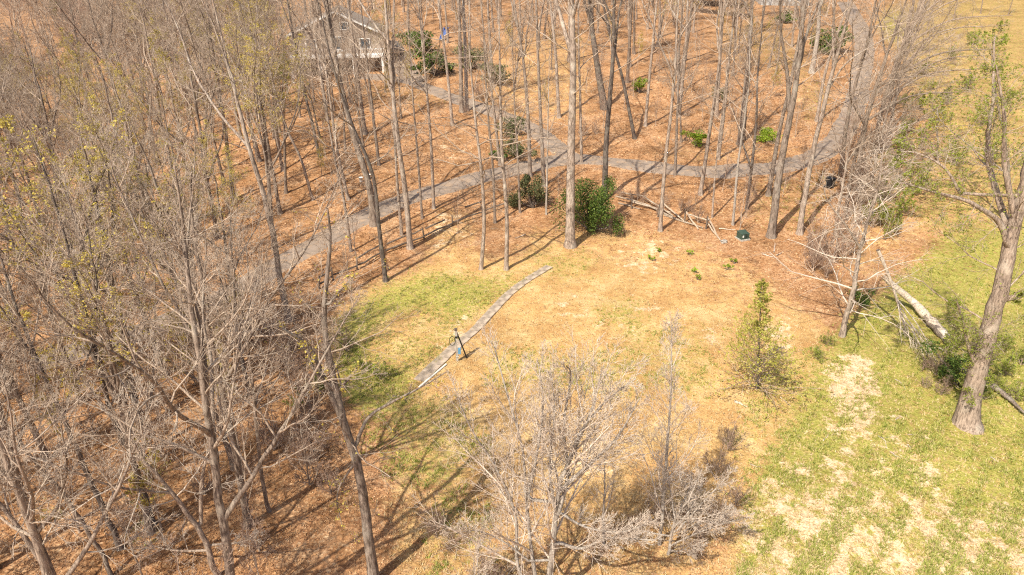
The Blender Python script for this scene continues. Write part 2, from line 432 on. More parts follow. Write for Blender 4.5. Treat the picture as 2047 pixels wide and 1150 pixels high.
COVER = {
 'tan': paint([
    (0.95, [(640, 660), (720, 575), (880, 520), (1000, 520), (1120, 500), (1260, 470), (1420, 540), (1560, 610), (1660, 640), (1640, 740), (1560, 860), (1500, 960), (1360, 1010), (1180, 1010), (960, 950), (820, 880), (700, 760)]),
    (0.62, [(1000, 480), (1100, 440), (1240, 440), (1400, 480), (1560, 560), (1640, 640), (1500, 640), (1300, 560), (1100, 520)]),
    (0.55, [(820, 880), (960, 950), (1180, 1010), (1360, 1010), (1500, 960), (1450, 1250), (800, 1250), (760, 1000)]),
    (0.55, [(860, 400), (960, 430), (960, 520), (840, 530)]),
    (0.5, [(980, 60), (1200, 60), (1180, 260), (960, 240)]),
    (0.5, [(1700, 330), (1860, 330), (1900, 460), (1760, 560), (1680, 560)]),
    (0.44, [(1780, 0), (2200, -100), (2200, 480), (1880, 480), (1800, 380)]),
    (0.6, [(1640, 700), (2200, 420), (2200, 1260), (1430, 1260), (1500, 930)]),
    (0.6, [(1300, 300), (1620, 300), (1620, 330), (1300, 330)])]),
 'green': paint([
    (0.86, [(640, 660), (760, 570), (870, 535), (960, 555), (1080, 535), (1000, 600), (930, 650), (860, 620), (780, 640), (700, 700)]),
    (0.52, [(700, 700), (860, 640), (950, 640), (900, 720), (820, 780), (740, 760)]),
    (0.85, [(660, 700), (740, 690), (730, 760), (820, 745), (840, 780), (740, 840), (680, 800)]),
    (0.52, [(760, 800), (920, 790), (1000, 900), (900, 1000), (760, 960)]),
    (0.5, [(1500, 700), (1640, 690), (1600, 810), (1500, 900), (1460, 1000), (1420, 980), (1480, 820)]),
    (0.40, [(860, 1000), (1000, 1000), (1000, 1200), (820, 1200)]),
    (0.60, [(1180, 595), (1290, 590), (1300, 650), (1190, 660)]),
    (0.52, [(960, 680), (1240, 700), (1260, 800), (960, 780)]),
    (0.46, [(1240, 650), (1420, 640), (1440, 800), (1250, 800)]),
    (0.52, [(1040, 500), (1160, 490), (1240, 540), (1100, 580)]),
    (0.80, [(1640, 700), (1700, 620), (1780, 560), (1880, 470), (2200, 400), (2200, 1260), (1430, 1260), (1490, 1000), (1530, 900), (1600, 810)]),
    (0.52, [(1880, 250), (2200, 200), (2200, 430), (1900, 470), (1800, 440)]),
    (0.51, [(1760, 0), (2200, -100), (2200, 250), (1860, 260), (1800, 160)]),
    (0.9, [(1750, 20), (1790, 25), (1800, 80), (1760, 90)]),
    (0.55, [(700, 165), (900, 185), (920, 215), (800, 205), (700, 190)]),
    (0.40, [(960, 190), (1060, 230), (1050, 320), (980, 300)]),
    (0.40, [(1420, 30), (1560, 30), (1640, 120), (1600, 170), (1430, 120)]),
    (0.40, [(1600, 130), (1690, 180), (1640, 260), (1580, 250)]),
    (0.34, [(1500, 350), (1700, 330), (1640, 480), (1480, 460)]),
    (0.55, [(330, 590), (430, 580), (430, 690), (350, 700)]),
    (0.50, [(60, 1000), (140, 1000), (140, 1040), (60, 1040)]),
    (0.55, [(250, 1040), (330, 1040), (320, 1090), (240, 1090)]),
    (0.45, [(740, 840), (780, 840), (700, 960), (680, 960)])], 4),
 'straw': paint([
    (0.56, [(1500, 980), (1620, 860), (1760, 860), (1900, 980), (2200, 1000), (2200, 1260), (1430, 1260)]),
    (0.40, [(1600, 820), (1900, 840), (1900, 980), (1560, 960)]),
    (0.85, [(1640, 720), (1740, 700), (1760, 790), (1730, 850), (1660, 820)]),
    (0.48, [(1220, 490), (1330, 470), (1400, 520), (1300, 560), (1230, 550)]),
    (0.70, [(1405, 650), (1445, 650), (1435, 710), (1400, 700)]),
    (0.46, [(1070, 820), (1230, 820), (1290, 940), (1200, 980), (1060, 920)]),
    (0.45, [(860, 620), (1000, 640), (960, 720), (840, 700)]),
    (0.34, [(1100, 560), (1400, 600), (1380, 700), (1080, 700)]),
    (0.50, [(1520, 600), (1620, 640), (1590, 740), (1530, 720)]),
    (0.42, [(860, 400), (950, 430), (940, 520), (860, 520)]),
    (0.40, [(860, 260), (960, 270), (930, 340), (840, 350)])], 4),
 'clay': paint([
    (0.8, [(1250, 565), (1330, 570), (1460, 595), (1440, 615), (1300, 595)]),
    (0.55, [(1000, 690), (1120, 680), (1120, 730), (1000, 740)]),
    (0.75, [(1690, 0), (1790, 0), (1790, 22), (1720, 40)]),
    (0.7, [(1230, 300), (1340, 312), (1340, 325), (1230, 318)]),
    (0.6, [(640, 680), (700, 740), (780, 880), (700, 900), (640, 800)]),
    (0.55, [(1230, 880), (1400, 900), (1400, 1000), (1230, 1000)])], 3),
}

def sample_map(a, px, py):
    u = np.clip((px - MX0) / MS - .5, 0, MAPW - 1.001); v = np.clip((py - MY0) / MS - .5, 0, MAPH - 1.001)
    i = u.astype(int); j = v.astype(int); fu = u - i; fv = v - j
    return (a[j, i] * (1 - fu) + a[j, i + 1] * fu) * (1 - fv) + (a[j + 1, i] * (1 - fu) + a[j + 1, i + 1] * fu) * fv

# ------------------------------------------------------------------ ground sheet (polar grid, finer where it is seen)
ang = np.concatenate([np.arange(-56, 56, 0.42), np.arange(58, 302, 6.0)])
ang = np.radians(ang)
rad = 5.0 * (1800 / 5.0) ** (np.arange(360) / 359.0)
AA, RR = np.meshgrid(ang, rad)
gxw = np.sin(AA) * RR; gyw = np.cos(AA) * RR
gzw = Z(gxw, gyw)
nA, nR = len(ang), len(rad)
V = np.stack([gxw, gyw, gzw], -1).reshape(-1, 3)
V = np.concatenate([V, [[0, 0, float(Z(0, 0))]]])
ii, jj = np.meshgrid(np.arange(nR - 1), np.arange(nA), indexing='ij')
j2 = (jj + 1) % nA
Q = np.stack([ii * nA + jj, ii * nA + j2, (ii + 1) * nA + j2, (ii + 1) * nA + jj], -1).reshape(-1, 4)[:, ::-1]
T = np.stack([np.full(nA, nR * nA), np.arange(nA), (np.arange(nA) + 1) % nA], -1)[:, ::-1]
gm = np_mesh('ground', V, Q, T)
gpx, gpy, gdep = project(V)
front = gdep > 1
for k, mp_ in COVER.items():
    val = np.where(front, sample_map(mp_, gpx, gpy), 0.0)
    at = gm.attributes.new(k, 'FLOAT', 'POINT')
    at.data.foreach_set('value', val.astype(np.float32))
tag(link('ground', gm, M['ground']), kind='structure')

# ------------------------------------------------------------------ roads and the garden path
def catmull(P, n=12):
    P = np.asarray(P, float); out = []
    Pp = np.concatenate([[2 * P[0] - P[1]], P, [2 * P[-1] - P[-2]]])
    for i in range(1, len(Pp) - 2):
        for k in range(n):
            t = k / n
            a, b, c, d = Pp[i - 1], Pp[i], Pp[i + 1], Pp[i + 2]
            out.append(.5 * ((2 * b) + (-a + c) * t + (2 * a - 5 * b + 4 * c - d) * t * t + (-a + 3 * b - 3 * c + d) * t ** 3))
    out.append(P[-1])
    return np.array(out)

def resample(P, step):
    P = np.asarray(P, float)
    s = np.concatenate([[0], np.cumsum(np.linalg.norm(np.diff(P, axis=0), axis=1))])
    n = max(2, int(s[-1] / step) + 1)
    q = np.linspace(0, s[-1], n)
    return np.stack([np.interp(q, s, P[:, k]) for k in range(P.shape[1])], -1)

def px_line(pts, step=0.7, n=10):
    g = ground_many(np.array([p[0] for p in pts], float), np.array([p[1] for p in pts], float))[:, :2]
    return resample(catmull(g, n), step)

def ribbon(name, line, width, lift, mat, seed=0):
    rng = np.random.default_rng(seed)
    t = np.gradient(line, axis=0); t /= np.linalg.norm(t, axis=1)[:, None]
    nrm = np.stack([-t[:, 1], t[:, 0]], -1)
    w = (width if np.ndim(width) else np.full(len(line), width)) / 2
    K = 7
    rows = []
    for k in range(K):
        u = -1 + 2 * k / (K - 1)
        e = rng.normal(0, 0.06, len(line)) if k in (0, K - 1) else 0
        p = line + nrm * ((w + e) * u)[:, None]
        z = Z(p[:, 0], p[:, 1]) + (lift if 0 < k < K - 1 else -0.03) + 0.03 * (1 - u * u)
        rows.append(np.stack([p[:, 0], p[:, 1], z], -1))
    Vv = np.stack(rows, 1).reshape(-1, 3)
    n = len(line)
    a, b = np.meshgrid(np.arange(n - 1), np.arange(K - 1), indexing='ij')
    q = np.stack([a * K + b, (a + 1) * K + b, (a + 1) * K + b + 1, a * K + b + 1], -1).reshape(-1, 4)[:, ::-1]
    return tag(link(name, np_mesh(name, Vv, q), mat), kind='structure')

ROAD_PX = [(60, 735), (200, 690), (320, 650), (400, 612), (480, 575), (560, 528), (620, 494), (680, 461), (740, 428), (800, 402), (870, 381), (940, 360),
           (1000, 346), (1060, 333), (1125, 320), (1200, 321), (1280, 332), (1370, 340), (1450, 343), (1540, 338), (1615, 320),
           (1665, 288), (1695, 245), (1714, 195), (1722, 145), (1728, 100), (1722, 60), (1703, 28), (1690, 5)]
road_line = px_line(ROAD_PX)
wroad = np.interp(np.arange(len(road_line)) / len(road_line), [0, .55, .8, 1], [2.9, 2.9, 3.3, 4.0])
ribbon('driveway_road', road_line, wroad, 0.06, M['asphalt'], 1)
SPUR_PX = [(1150, 322), (1118, 298), (1090, 276), (1050, 250), (990, 226), (930, 206), (870, 183), (820, 163), (770, 156), (720, 152)]
spur_line = px_line(SPUR_PX)
ribbon('house_drive', spur_line, 2.7, 0.072, M['asphalt'], 2)
park_line = px_line([(830, 165), (812, 140), (795, 112), (783, 88)])
ribbon('parking_drive', park_line, 3.4, 0.09, M['asphalt'], 3)

ALL_ROAD = np.concatenate([road_line, spur_line, park_line])
def road_dist(p):
    return np.sqrt(((ALL_ROAD - np.asarray(p)[:2]) ** 2).sum(1)).min()

rngp = np.random.default_rng(5)
path_line = px_line([(838, 762), (880, 722), (912, 692), (950, 660), (985, 622), (1018, 588), (1055, 560), (1098, 534)], step=0.9)
path = empty('garden_path', (*path_line[0], float(Z(*path_line[0]))), 'narrow curved path of grey concrete slabs crossing the lawn', 'path')
tag(path, kind='structure')
for i in range(len(path_line) - 1):
    a, b = path_line[i], path_line[i + 1]
    c = (a + b) / 2; d = b - a; L = np.linalg.norm(d)
    wd = 0.74 if i < 5 else 0.62
    mb = MB().box((0, 0, 0), (L - 0.012, wd + rngp.normal(0, .02), 0.09))
    s_ = mb.build('slab', M['concrete'], path)
    s_.location = np.array([c[0], c[1], float(Z(*c)) + 0.03 + rngp.normal(0, .008)]) - np.array(path.location)
    s_.rotation_euler = (rngp.normal(0, .02), rngp.normal(0, .015), math.atan2(d[1], d[0]) + rngp.normal(0, .02))

# ------------------------------------------------------------------ tree growing (vectorised)
def nrmz(v):
    return v / np.maximum(np.linalg.norm(v, axis=-1, keepdims=True), 1e-9)

def tube(pts, rad_, S):
    B, P, _ = pts.shape
    t = np.empty_like(pts)
    t[:, 1:-1] = pts[:, 2:] - pts[:, :-2]; t[:, 0] = pts[:, 1] - pts[:, 0]; t[:, -1] = pts[:, -1] - pts[:, -2]
    t = nrmz(t)
    d = nrmz(pts[:, -1] - pts[:, 0])
    ref = np.where((np.abs(d[:, 2]) < .8)[:, None], np.array([0, 0, 1.0]), np.array([1.0, 0.13, 0]))[:, None, :]
    u = nrmz(np.cross(t, ref)); v = np.cross(t, u)
    a = np.arange(S) * 2 * np.pi / S
    ring = np.cos(a)[None, None, :, None] * u[:, :, None] + np.sin(a)[None, None, :, None] * v[:, :, None]
    vv = pts[:, :, None] + rad_[:, :, None, None] * ring
    b, p, s = np.meshgrid(np.arange(B), np.arange(P - 1), np.arange(S), indexing='ij')
    s2 = (s + 1) % S
    base = b * P * S
    q = np.stack([base + p * S + s, base + p * S + s2, base + (p + 1) * S + s2, base + (p + 1) * S + s], -1).reshape(-1, 4)
    return vv.reshape(-1, 3), q[:, ::-1]

class Geo:
    def __init__(s): s.v = []; s.q = []; s.n = 0
    def add(s, v, q):
        s.v.append(v); s.q.append(q + s.n); s.n += len(v)
    def mesh(s, name, mat, smooth_=True):
        me = np_mesh(name, np.concatenate(s.v), np.concatenate(s.q), smooth_=smooth_); me.materials.append(mat); return me

def spawn(pts, rad_, L, n, t0, t1, a0, a1, lf, trop, wob, P, rk, rng, shape=None, rmin=0.006, taper=0.35):
    """n children on each parent between t0 and t1; a0/a1: angle from the parent at its lower and upper end"""
    B, Pp, _ = pts.shape
    t = t0 + (t1 - t0) * (np.arange(n)[None] + rng.random((B, n))) / n
    x = t * (Pp - 1); i = np.minimum(x.astype(int), Pp - 2); f = (x - i)[..., None]
    bi = np.arange(B)[:, None]
    p0 = pts[bi, i] * (1 - f) + pts[bi, i + 1] * f
    tg = nrmz(pts[bi, i + 1] - pts[bi, i])
    r = rad_[bi, i] * (1 - f[..., 0]) + rad_[bi, i + 1] * f[..., 0]
    rel = (t - t0) / max(t1 - t0, 1e-6)
    an = np.radians(a0 + (a1 - a0) * rel + rng.normal(0, 8, t.shape))
    ref = np.where((np.abs(tg[..., 2:3]) < .9), np.array([0, 0, 1.0]), np.array([1.0, 0, 0]))
    u = nrmz(np.cross(tg, ref)); v = np.cross(tg, u)
    ph = rng.random((B, 1)) * 6.28 + np.arange(n)[None] * 2.4 + rng.normal(0, .35, t.shape)
    d = np.cos(an)[..., None] * tg + np.sin(an)[..., None] * (np.cos(ph)[..., None] * u + np.sin(ph)[..., None] * v)
    sh = shape(rel) if shape else (1 - 0.55 * rel)
    ln = lf * L[:, None] * sh * rng.uniform(.65, 1.25, t.shape)
    rr = np.maximum(np.minimum(r * 0.72, rk * ln), rmin)
    p0 = p0.reshape(-1, 3); d = d.reshape(-1, 3); ln = ln.ravel(); rr = rr.ravel()
    out = np.empty((len(p0), P, 3)); out[:, 0] = p0
    step = (ln / (P - 1))[:, None]
    for k in range(1, P):
        d = nrmz(d + np.array([0, 0, trop]) + rng.normal(0, wob, d.shape))
        out[:, k] = out[:, k - 1] + d * step
    tap = np.linspace(1, taper, P)[None]
    return out, np.maximum(rr[:, None] * tap, 0.004), ln

def trunk_line(h, rng, lean=0.06, wob=0.10, M_=22):
    t = np.linspace(0, 1, M_)
    a = rng.random() * 6.28
    off = lean * h * t ** 1.3
    p = np.stack([np.cos(a) * off, np.sin(a) * off, h * t], -1)
    k = rng.normal(0, wob, (M_, 2)).cumsum(0) * np.sqrt(h / 20); k -= k[0]
    p[:, :2] += k * t[:, None] * 0.7
    return p

def trunk_radius(p, r0, top=0.10, flare=0.45):
    s = np.concatenate([[0], np.cumsum(np.linalg.norm(np.diff(p, axis=0), axis=1))])
    t = s / s[-1]
    return r0 * ((1 - top) * (1 - t) ** 0.75 + top) + r0 * flare * 1.5 * np.exp(-s / (1.3 * r0 + 0.10))

def leaf_cards(c, size, rng, up=0.3, bend=0.25):
    n = len(c)
    a = nrmz(rng.normal(0, 1, (n, 3))); w = nrmz(np.cross(a, rng.normal(0, 1, (n, 3))))
    w[:, 2] *= (1 - up); w = nrmz(w)
    s = (size * rng.uniform(.6, 1.35, n))[:, None]
    nn = np.cross(a, w)
    v = np.stack([c - a * s * .5, c + w * s * .32 + nn * s * bend * .3, c + a * s * .5, c - w * s * .32 + nn * s * bend * .3], 1).reshape(-1, 3)
    q = np.arange(n * 4).reshape(-1, 4)
    return v, q

def grow(p, r0, rng, leaders=3, lead_t=(.35, .6), lead_ang=(22, 16), n1=10, n2=7, n3=5, n4=3, t1=.4, len1=.30, trop=.10, a1=(55, 28),
         trunk_mat='bark', twig_mat='twig', buds=0, bud_size=.12, bud_mat='bud', wob=.10, top=0.10, rscale=1.0, flare=.45, low=0, limbs=(), lf=.56):
    """returns trunk mesh, crown mesh and foliage mesh (or None); p: trunk line in local metres"""
    rt = trunk_radius(p, r0, top, flare)
    g0 = Geo(); gv, gq = tube(p[None], rt[None], 9); g0.add(gv, gq)
    hgt = np.linalg.norm(p[-1] - p[0])
    Lp = p[None]; Lr = rt[None]; LL = np.array([hgt])
    Pn = p.shape[0]
    if leaders:
        lp, lr, ll = spawn(Lp, Lr, LL, leaders, lead_t[0], lead_t[1], lead_ang[0], lead_ang[1], .60, trop * .8, .07, Pn, .014 * 1.35, rng, shape=lambda q: 1 - .35 * q, taper=.14)
        v, q = tube(lp, lr, 7); g0.add(v, q)
        Lp = np.concatenate([Lp, lp]); Lr = np.concatenate([Lr, lr]); LL = np.concatenate([LL * .8, ll * 1.05])
    for lp1, lr1 in limbs:                      # limbs that the photograph shows one by one
        k_ = np.linspace(0, len(lp1) - 1, Pn); i_ = np.minimum(k_.astype(int), len(lp1) - 2); f_ = (k_ - i_)[:, None]
        lp = (lp1[i_] * (1 - f_) + lp1[i_ + 1] * f_)[None]
        lr = (lr1 * np.linspace(1, .22, Pn))[None]
        v, q = tube(lp, lr, 7); g0.add(v, q)
        Lp = np.concatenate([Lp, lp]); Lr = np.concatenate([Lr, lr]); LL = np.concatenate([LL, [np.linalg.norm(lp1[-1] - lp1[0]) * .85]])
    leaders = leaders + len(limbs)
    g1 = Geo()
    t_start = t1 if not leaders else min(t1, .45)
    allp = []
    b1, r1, l1 = spawn(Lp[:1], Lr[:1], LL[:1], n1, t1, .985, a1[0], a1[1], len1, trop, wob, 7, .012 * rscale, rng, shape=lambda q: np.clip(1.15 - .85 * q, .2, 1))
    if leaders:
        b1b, r1b, l1b = spawn(Lp[1:], Lr[1:], LL[1:], n1, .2, .985, a1[0], a1[1], len1 * 1.1, trop, wob, 7, .012 * rscale, rng, shape=lambda q: np.clip(1.05 - .7 * q, .2, 1))
        b1 = np.concatenate([b1, b1b]); r1 = np.concatenate([r1, r1b]); l1 = np.concatenate([l1, l1b])
    if low:
        b1c, r1c, l1c = spawn(Lp[:1], Lr[:1], LL[:1], low, .12, t1, 75, 60, len1 * .45, trop * .5, wob * 1.4, 7, .009 * rscale, rng, shape=lambda q: .5 + .7 * q)
        b1 = np.concatenate([b1, b1c]); r1 = np.concatenate([r1, r1c]); l1 = np.concatenate([l1, l1c])
    v, q = tube(b1, r1, 5); g1.add(v, q)
    tips = [b1[:, -3:].reshape(-1, 3)]
    b2, r2, l2 = spawn(b1, r1, l1, n2, .12, 1.0, 44, 26, lf, trop, wob * .9, 4, .0105 * rscale, rng)
    v, q = tube(b2, r2, 3); g1.add(v, q)
    tips.append(b2[:, -2:].reshape(-1, 3))
    if n3:
        b3, r3, l3 = spawn(b2, r2, l2, n3, .12, 1.0, 42, 26, lf, trop * .9, wob * .7, 2, .0105 * rscale, rng, rmin=.0075)
        v, q = tube(b3, r3, 3); g1.add(v, q); tips.append(b3[:, -1])
        if n4:
            b4, r4, l4 = spawn(b3, r3, l3, n4, .15, 1.0, 40, 26, lf * 1.1, trop * .8, wob * .7, 2, .0105 * rscale, rng, rmin=.0065)
            v, q = tube(b4, r4, 3); g1.add(v, q); tips.append(b4[:, -1])
    leafm = None
    if buds:
        tp = np.concatenate(tips[-2:] if len(tips) > 2 else tips)
        c = tp[rng.integers(0, len(tp), buds)] + rng.normal(0, .045, (buds, 3))
        lv, lq = leaf_cards(c, bud_size, rng)
        leafm = np_mesh('foliage', lv, lq, smooth_=False); leafm.materials.append(M[bud_mat])
    return g0.mesh('trunk', M[trunk_mat]), g1.mesh('crown', M[twig_mat]), leafm

def place_tree(name, label, cat, group, loc, meshes, rz=0.0, sc=1.0, tilt=(0, 0), parts=True):
    e = empty(name, loc, label, cat, group)
    e.rotation_euler = (tilt[0], tilt[1], rz); e.scale = (sc, sc, sc)
    for nm, me in zip(('trunk', 'crown', 'foliage'), meshes):
        if me is not None: link(nm, me, None, e)
    return e

def line_from_px(pts, height, rng, Mx=26, depth_wob=.12):
    """trunk line from photo pixels: the foot stands on the ground there, the rest rises in the upright plane through the foot"""
    foot = ground(*pts[0])
    up = [foot - np.array([0, 0, .35])]
    for q in pts[1:]:
        up.append(onplane(q[0], q[1], foot[1]))
    up = np.array(up)
    have = up[-1, 2] - foot[2]
    if have < height:
        d = nrmz(up[-1] - up[-2]); d = nrmz(d * .7 + np.array([0, 0, .5]))
        up = np.concatenate([up, [up[-1] + d * (height - have)]])
    c = resample(catmull(up, 6), .2)
    s = np.linspace(0, len(c) - 1, Mx).astype(int)
    c = c[s]
    k = rng.normal(0, depth_wob, Mx).cumsum() * .5
    c[:, 1] += k - k[0]
    slant = np.linalg.norm(foot - np.array([0, 0, CAM_Z]))
    dep = foot[1] * CP - (foot[2] - CAM_Z) * SP_
    return foot, c - foot, dep

N_TRI = [0]
def hero(name, label, pts, wpx, height, seed, group=None, cat='tree', limbs=(), **kw):
    rng = np.random.default_rng(seed)
    foot, p, dep = line_from_px(pts, height, rng)
    r0 = wpx * .42 * dep / F
    lb = []
    for lpx, lw in limbs:
        q = np.array([onplane(a_, b_, foot[1]) for a_, b_ in lpx])
        k_ = rng.normal(0, .35, len(q)).cumsum() * np.linspace(.3, 1, len(q)); q[:, 1] += k_ - k_[0]
        q = resample(catmull(q, 6), .25) - foot
        q[0] = p[np.argmin(np.linalg.norm(p - q[0], axis=1))]
        lb.append((q, lw * .5 * dep / F))
    kw['limbs'] = lb
    ms = grow(p, r0, rng, **kw)
    return place_tree(name, label, cat, group, foot, ms)

# ------------------------------------------------------------------ the woods: kinds of tree, each grown once
KIND = {}
def make_kind(key, seeds, h, r0, **kw):
    KIND[key] = []
    for s in seeds:
        rng = np.random.default_rng(s)
        hh = h * rng.uniform(.92, 1.08)
        KIND[key].append(grow(trunk_line(hh, rng, lean=.05, wob=.13), r0 * rng.uniform(.85, 1.15), rng, **kw))
make_kind('bare', (11, 12, 13, 14), 17.0, .18, leaders=4, lead_t=(.28, .6), lead_ang=(38, 24), trunk_mat='bark_wood', n1=11, n2=7, n3=6, n4=2, t1=.42, len1=.27, trop=.045, a1=(60, 34), rscale=1.1, wob=.15)
make_kind('tall', (21, 22), 19.0, .18, trunk_mat='bark_wood', leaders=2, lead_t=(.4, .6), lead_ang=(30, 20), n1=15, n2=7, n3=5, n4=2, t1=.42, len1=.24, trop=.05, a1=(60, 32), rscale=1.1, wob=.14)
make_kind('bud', (31, 32, 33), 16.0, .16, trunk_mat='bark_wood', leaders=4, lead_t=(.28, .6), lead_ang=(38, 24), n1=9, n2=7, n3=5, n4=2, t1=.42, len1=.27, trop=.05, a1=(60, 34), buds=6500, bud_size=.085, rscale=1.1, wob=.15)
make_kind('slim', (41, 42, 43), 20.0, .15, leaders=1, lead_t=(.5, .65), lead_ang=(25, 18), n1=20, n2=6, n3=5, n4=0, t1=.45, len1=.19, trop=.05, a1=(60, 32), low=6, rscale=1.1, wob=.14)
make_kind('sapling', (51, 52, 53), 6.5, .05, leaders=2, lead_t=(.15, .4), n1=10, n2=6, n3=4, n4=0, t1=.25, len1=.28, trop=.08, a1=(55, 30), twig_mat='twig_red', trunk_mat='twig', rscale=1.2)
make_kind('budling', (61, 62), 6.0, .05, leaders=2, lead_t=(.15, .4), n1=10, n2=6, n3=3, n4=0, t1=.25, len1=.30, trop=.07, a1=(60, 35), buds=1300, bud_size=.11, trunk_mat='twig', rscale=1.2)

make_kind('thicket', (301, 302, 303), 2.6, .03, leaders=9, lead_t=(.0, .25), lead_ang=(60, 30), n1=7, n2=5, n3=4, n4=0, t1=.2, len1=.35, trop=.06, a1=(50, 30), trunk_mat='twig', twig_mat='twig_red', rscale=1.3, wob=.16)

def scatter(poly, dmin, dmax, spacing, seed, tries=40000, road_gap=2.6, avoid=()):
    rng = np.random.default_rng(seed)
    acc = []
    x = rng.uniform(-150, 150, tries); y = rng.uniform(dmin, dmax, tries)
    p = np.stack([x, y, Z(x, y)], -1)
    px, py, dep = project(p)
    ok = inpoly(px, py, poly) & (dep > 3) & (np.hypot(x, y) < dmax)
    grid = {}
    for k in np.nonzero(ok)[0]:
        q = p[k]
        d_ = np.hypot(q[0], q[1])
        s = spacing * (1 + max(0, d_ - 60) / 260)
        key = (int(q[0] // spacing), int(q[1] // spacing)); good = True
        for a in range(-2, 3):
            for b in range(-2, 3):
                for o in grid.get((key[0] + a, key[1] + b), ()):
                    if (o[0] - q[0]) ** 2 + (o[1] - q[1]) ** 2 < s * s: good = False
        if not good or road_dist(q) < road_gap: continue
        if any((q[0] - a[0]) ** 2 + (q[1] - a[1]) ** 2 < a[2] ** 2 for a in avoid): continue
        grid.setdefault(key, []).append(q); acc.append(q)
    return acc

HOUSE = ground(672, 152)
UPHOUSE = ground(1575, 14)
AVOID = [(HOUSE[0], HOUSE[1] + 5, 11), (HOUSE[0] + 5, HOUSE[1] - 4, 7), (UPHOUSE[0], UPHOUSE[1] + 5, 9)]

def plant(points, kinds, probs, label_of, group_of, name_of, cat_of, seed, sc=(.85, 1.15), tilt=.05, drift=None):
    rng = np.random.default_rng(seed)
    for q in points:
        k = rng.choice(len(kinds), p=probs); key = kinds[k]
        ms = KIND[key][rng.integers(len(KIND[key]))]
        tx, ty = rng.normal(0, tilt, 2)
        if drift is not None: tx += drift[0]; ty += drift[1]
        place_tree(name_of[key], label_of[key], cat_of.get(key, 'tree'), group_of[key], (q[0], q[1], q[2] - .1), ms, rng.random() * 6.28, rng.uniform(*sc), (tx, ty))

NAMES = {'bare': 'bare_tree', 'tall': 'tall_bare_tree', 'bud': 'budding_tree', 'slim': 'slender_tree', 'sapling': 'sapling', 'budling': 'budding_sapling'}
CATS = {'sapling': 'sapling', 'budling': 'sapling'}

# dense wood below and left of the driveway
WOOD_NEAR = [(-1500, 500), (-200, 640), (300, 690), (450, 620), (540, 590), (500, 640), (450, 740), (480, 860), (540, 1000), (540, 1200), (480, 1500), (-1500, 1700)]
pts = scatter(WOOD_NEAR, 12, 60, 3.9, 7)
plant(pts, ['bare', 'tall', 'bud'], [.66, .2, .14],
      {'bare': 'bare brown tree with ascending limbs in the dense wood downhill of the driveway',
       'tall': 'tall straight bare tree in the dense wood downhill of the driveway',
       'bud': 'tree hazed with yellow spring buds in the dense wood downhill of the driveway'},
      {'bare': 'bare trees downhill of the driveway', 'tall': 'tall straight trees downhill of the driveway', 'bud': 'budding trees downhill of the driveway'}, NAMES, CATS, 71, (.72, 1.0))
pts = scatter(WOOD_NEAR, 14, 60, 3.0, 8)
plant(pts, ['sapling', 'budling'], [.8, .2],
      {'sapling': 'thin brown understorey sapling in the dense wood downhill of the driveway', 'budling': 'small yellow budding sapling in the dense wood downhill of the driveway'},
      {'sapling': 'brown saplings downhill of the driveway', 'budling': 'budding saplings downhill of the driveway'}, NAMES, CATS, 72, (.5, 1.0))
def wood_brush():
    rng = np.random.default_rng(76)
    for q in scatter(WOOD_NEAR, 14, 50, 3.1, 35):
        px_, py_, _ = project(np.array([q]))
        if not (-60 < px_[0] < 700 and py_[0] < 1250): continue
        ms = KIND['thicket'][rng.integers(3)]
        place_tree('brush_thicket', 'low tangle of pale brown twigs on the floor of the dense wood', 'shrub', 'brush on the floor of the dense wood', (q[0], q[1], q[2] - .05), ms, rng.random() * 6.28, rng.uniform(.6, 1.3))
wood_brush()
# wood on the far side of the driveway, towards the house and the valley
WOOD_FAR = [(-1500, -95), (900, -95), (760, 10), (590, 60), (560, 130), (560, 250), (600, 420), (540, 520), (440, 575), (300, 630), (-200, 600), (-1500, 460)]
pts = scatter(WOOD_FAR, 40, 120, 4.3, 9, avoid=AVOID)
plant(pts, ['bare', 'tall', 'bud'], [.56, .22, .22],
      {'bare': 'bare grey brown tree in the crowded wood across the driveway from the lawn',
       'tall': 'tall straight bare tree in the crowded wood across the driveway from the lawn',
       'bud': 'tree with yellow green spring buds in the crowded wood across the driveway'},
      {'bare': 'bare trees across the driveway', 'tall': 'tall straight trees across the driveway', 'bud': 'budding trees across the driveway'}, NAMES, CATS, 73, (.75, 1.05))
# slender trees on the leafy hillside above the driveway
HILL = [(600, 130), (640, -60), (1640, -60), (1640, 20), (1600, 130), (1500, 160), (1300, 190), (1100, 130), (960, 120), (900, 110), (760, 60)]
pts = scatter(HILL, 70, 170, 6.0, 10, avoid=AVOID)
plant(pts, ['slim', 'tall', 'bud'], [.42, .36, .22],
      {'slim': 'slender grey tree high on the leaf strewn hillside', 'tall': 'tall grey tree with a twiggy crown high on the leaf strewn hillside',
       'bud': 'tree with yellow buds high on the leaf strewn hillside'},
      {'slim': 'slender trees high on the hillside', 'tall': 'tall trees high on the hillside', 'bud': 'budding trees high on the hillside'}, NAMES, CATS, 74, (.95, 1.25), .04)
pts = [ground(x, y) for x, y in [(575, 190), (600, 235), (628, 205), (668, 222), (700, 205), (742, 222), (560, 265), (640, 275), (520, 160), (770, 185), (545, 120), (690, 300)]]
plant(pts, ['bare', 'bud', 'tall'], [.6, .2, .2], {k: 'bare tree with fine tan twigs screening the house' for k in ('bare', 'bud', 'tall')}, {k: 'trees screening the house' for k in ('bare', 'bud', 'tall')}, {k: 'bare_tree' for k in ('bare', 'bud', 'tall')}, CATS, 91, (.6, .8), .05)
HILL2 = [(640, 200), (700, -40), (1660, -40), (1660, 60), (1600, 280), (1300, 290), (1150, 270), (1000, 200), (880, 150), (760, 300), (640, 380)]
pts = scatter(HILL2, 55, 150, 4.9, 31, avoid=AVOID, road_gap=2.2)
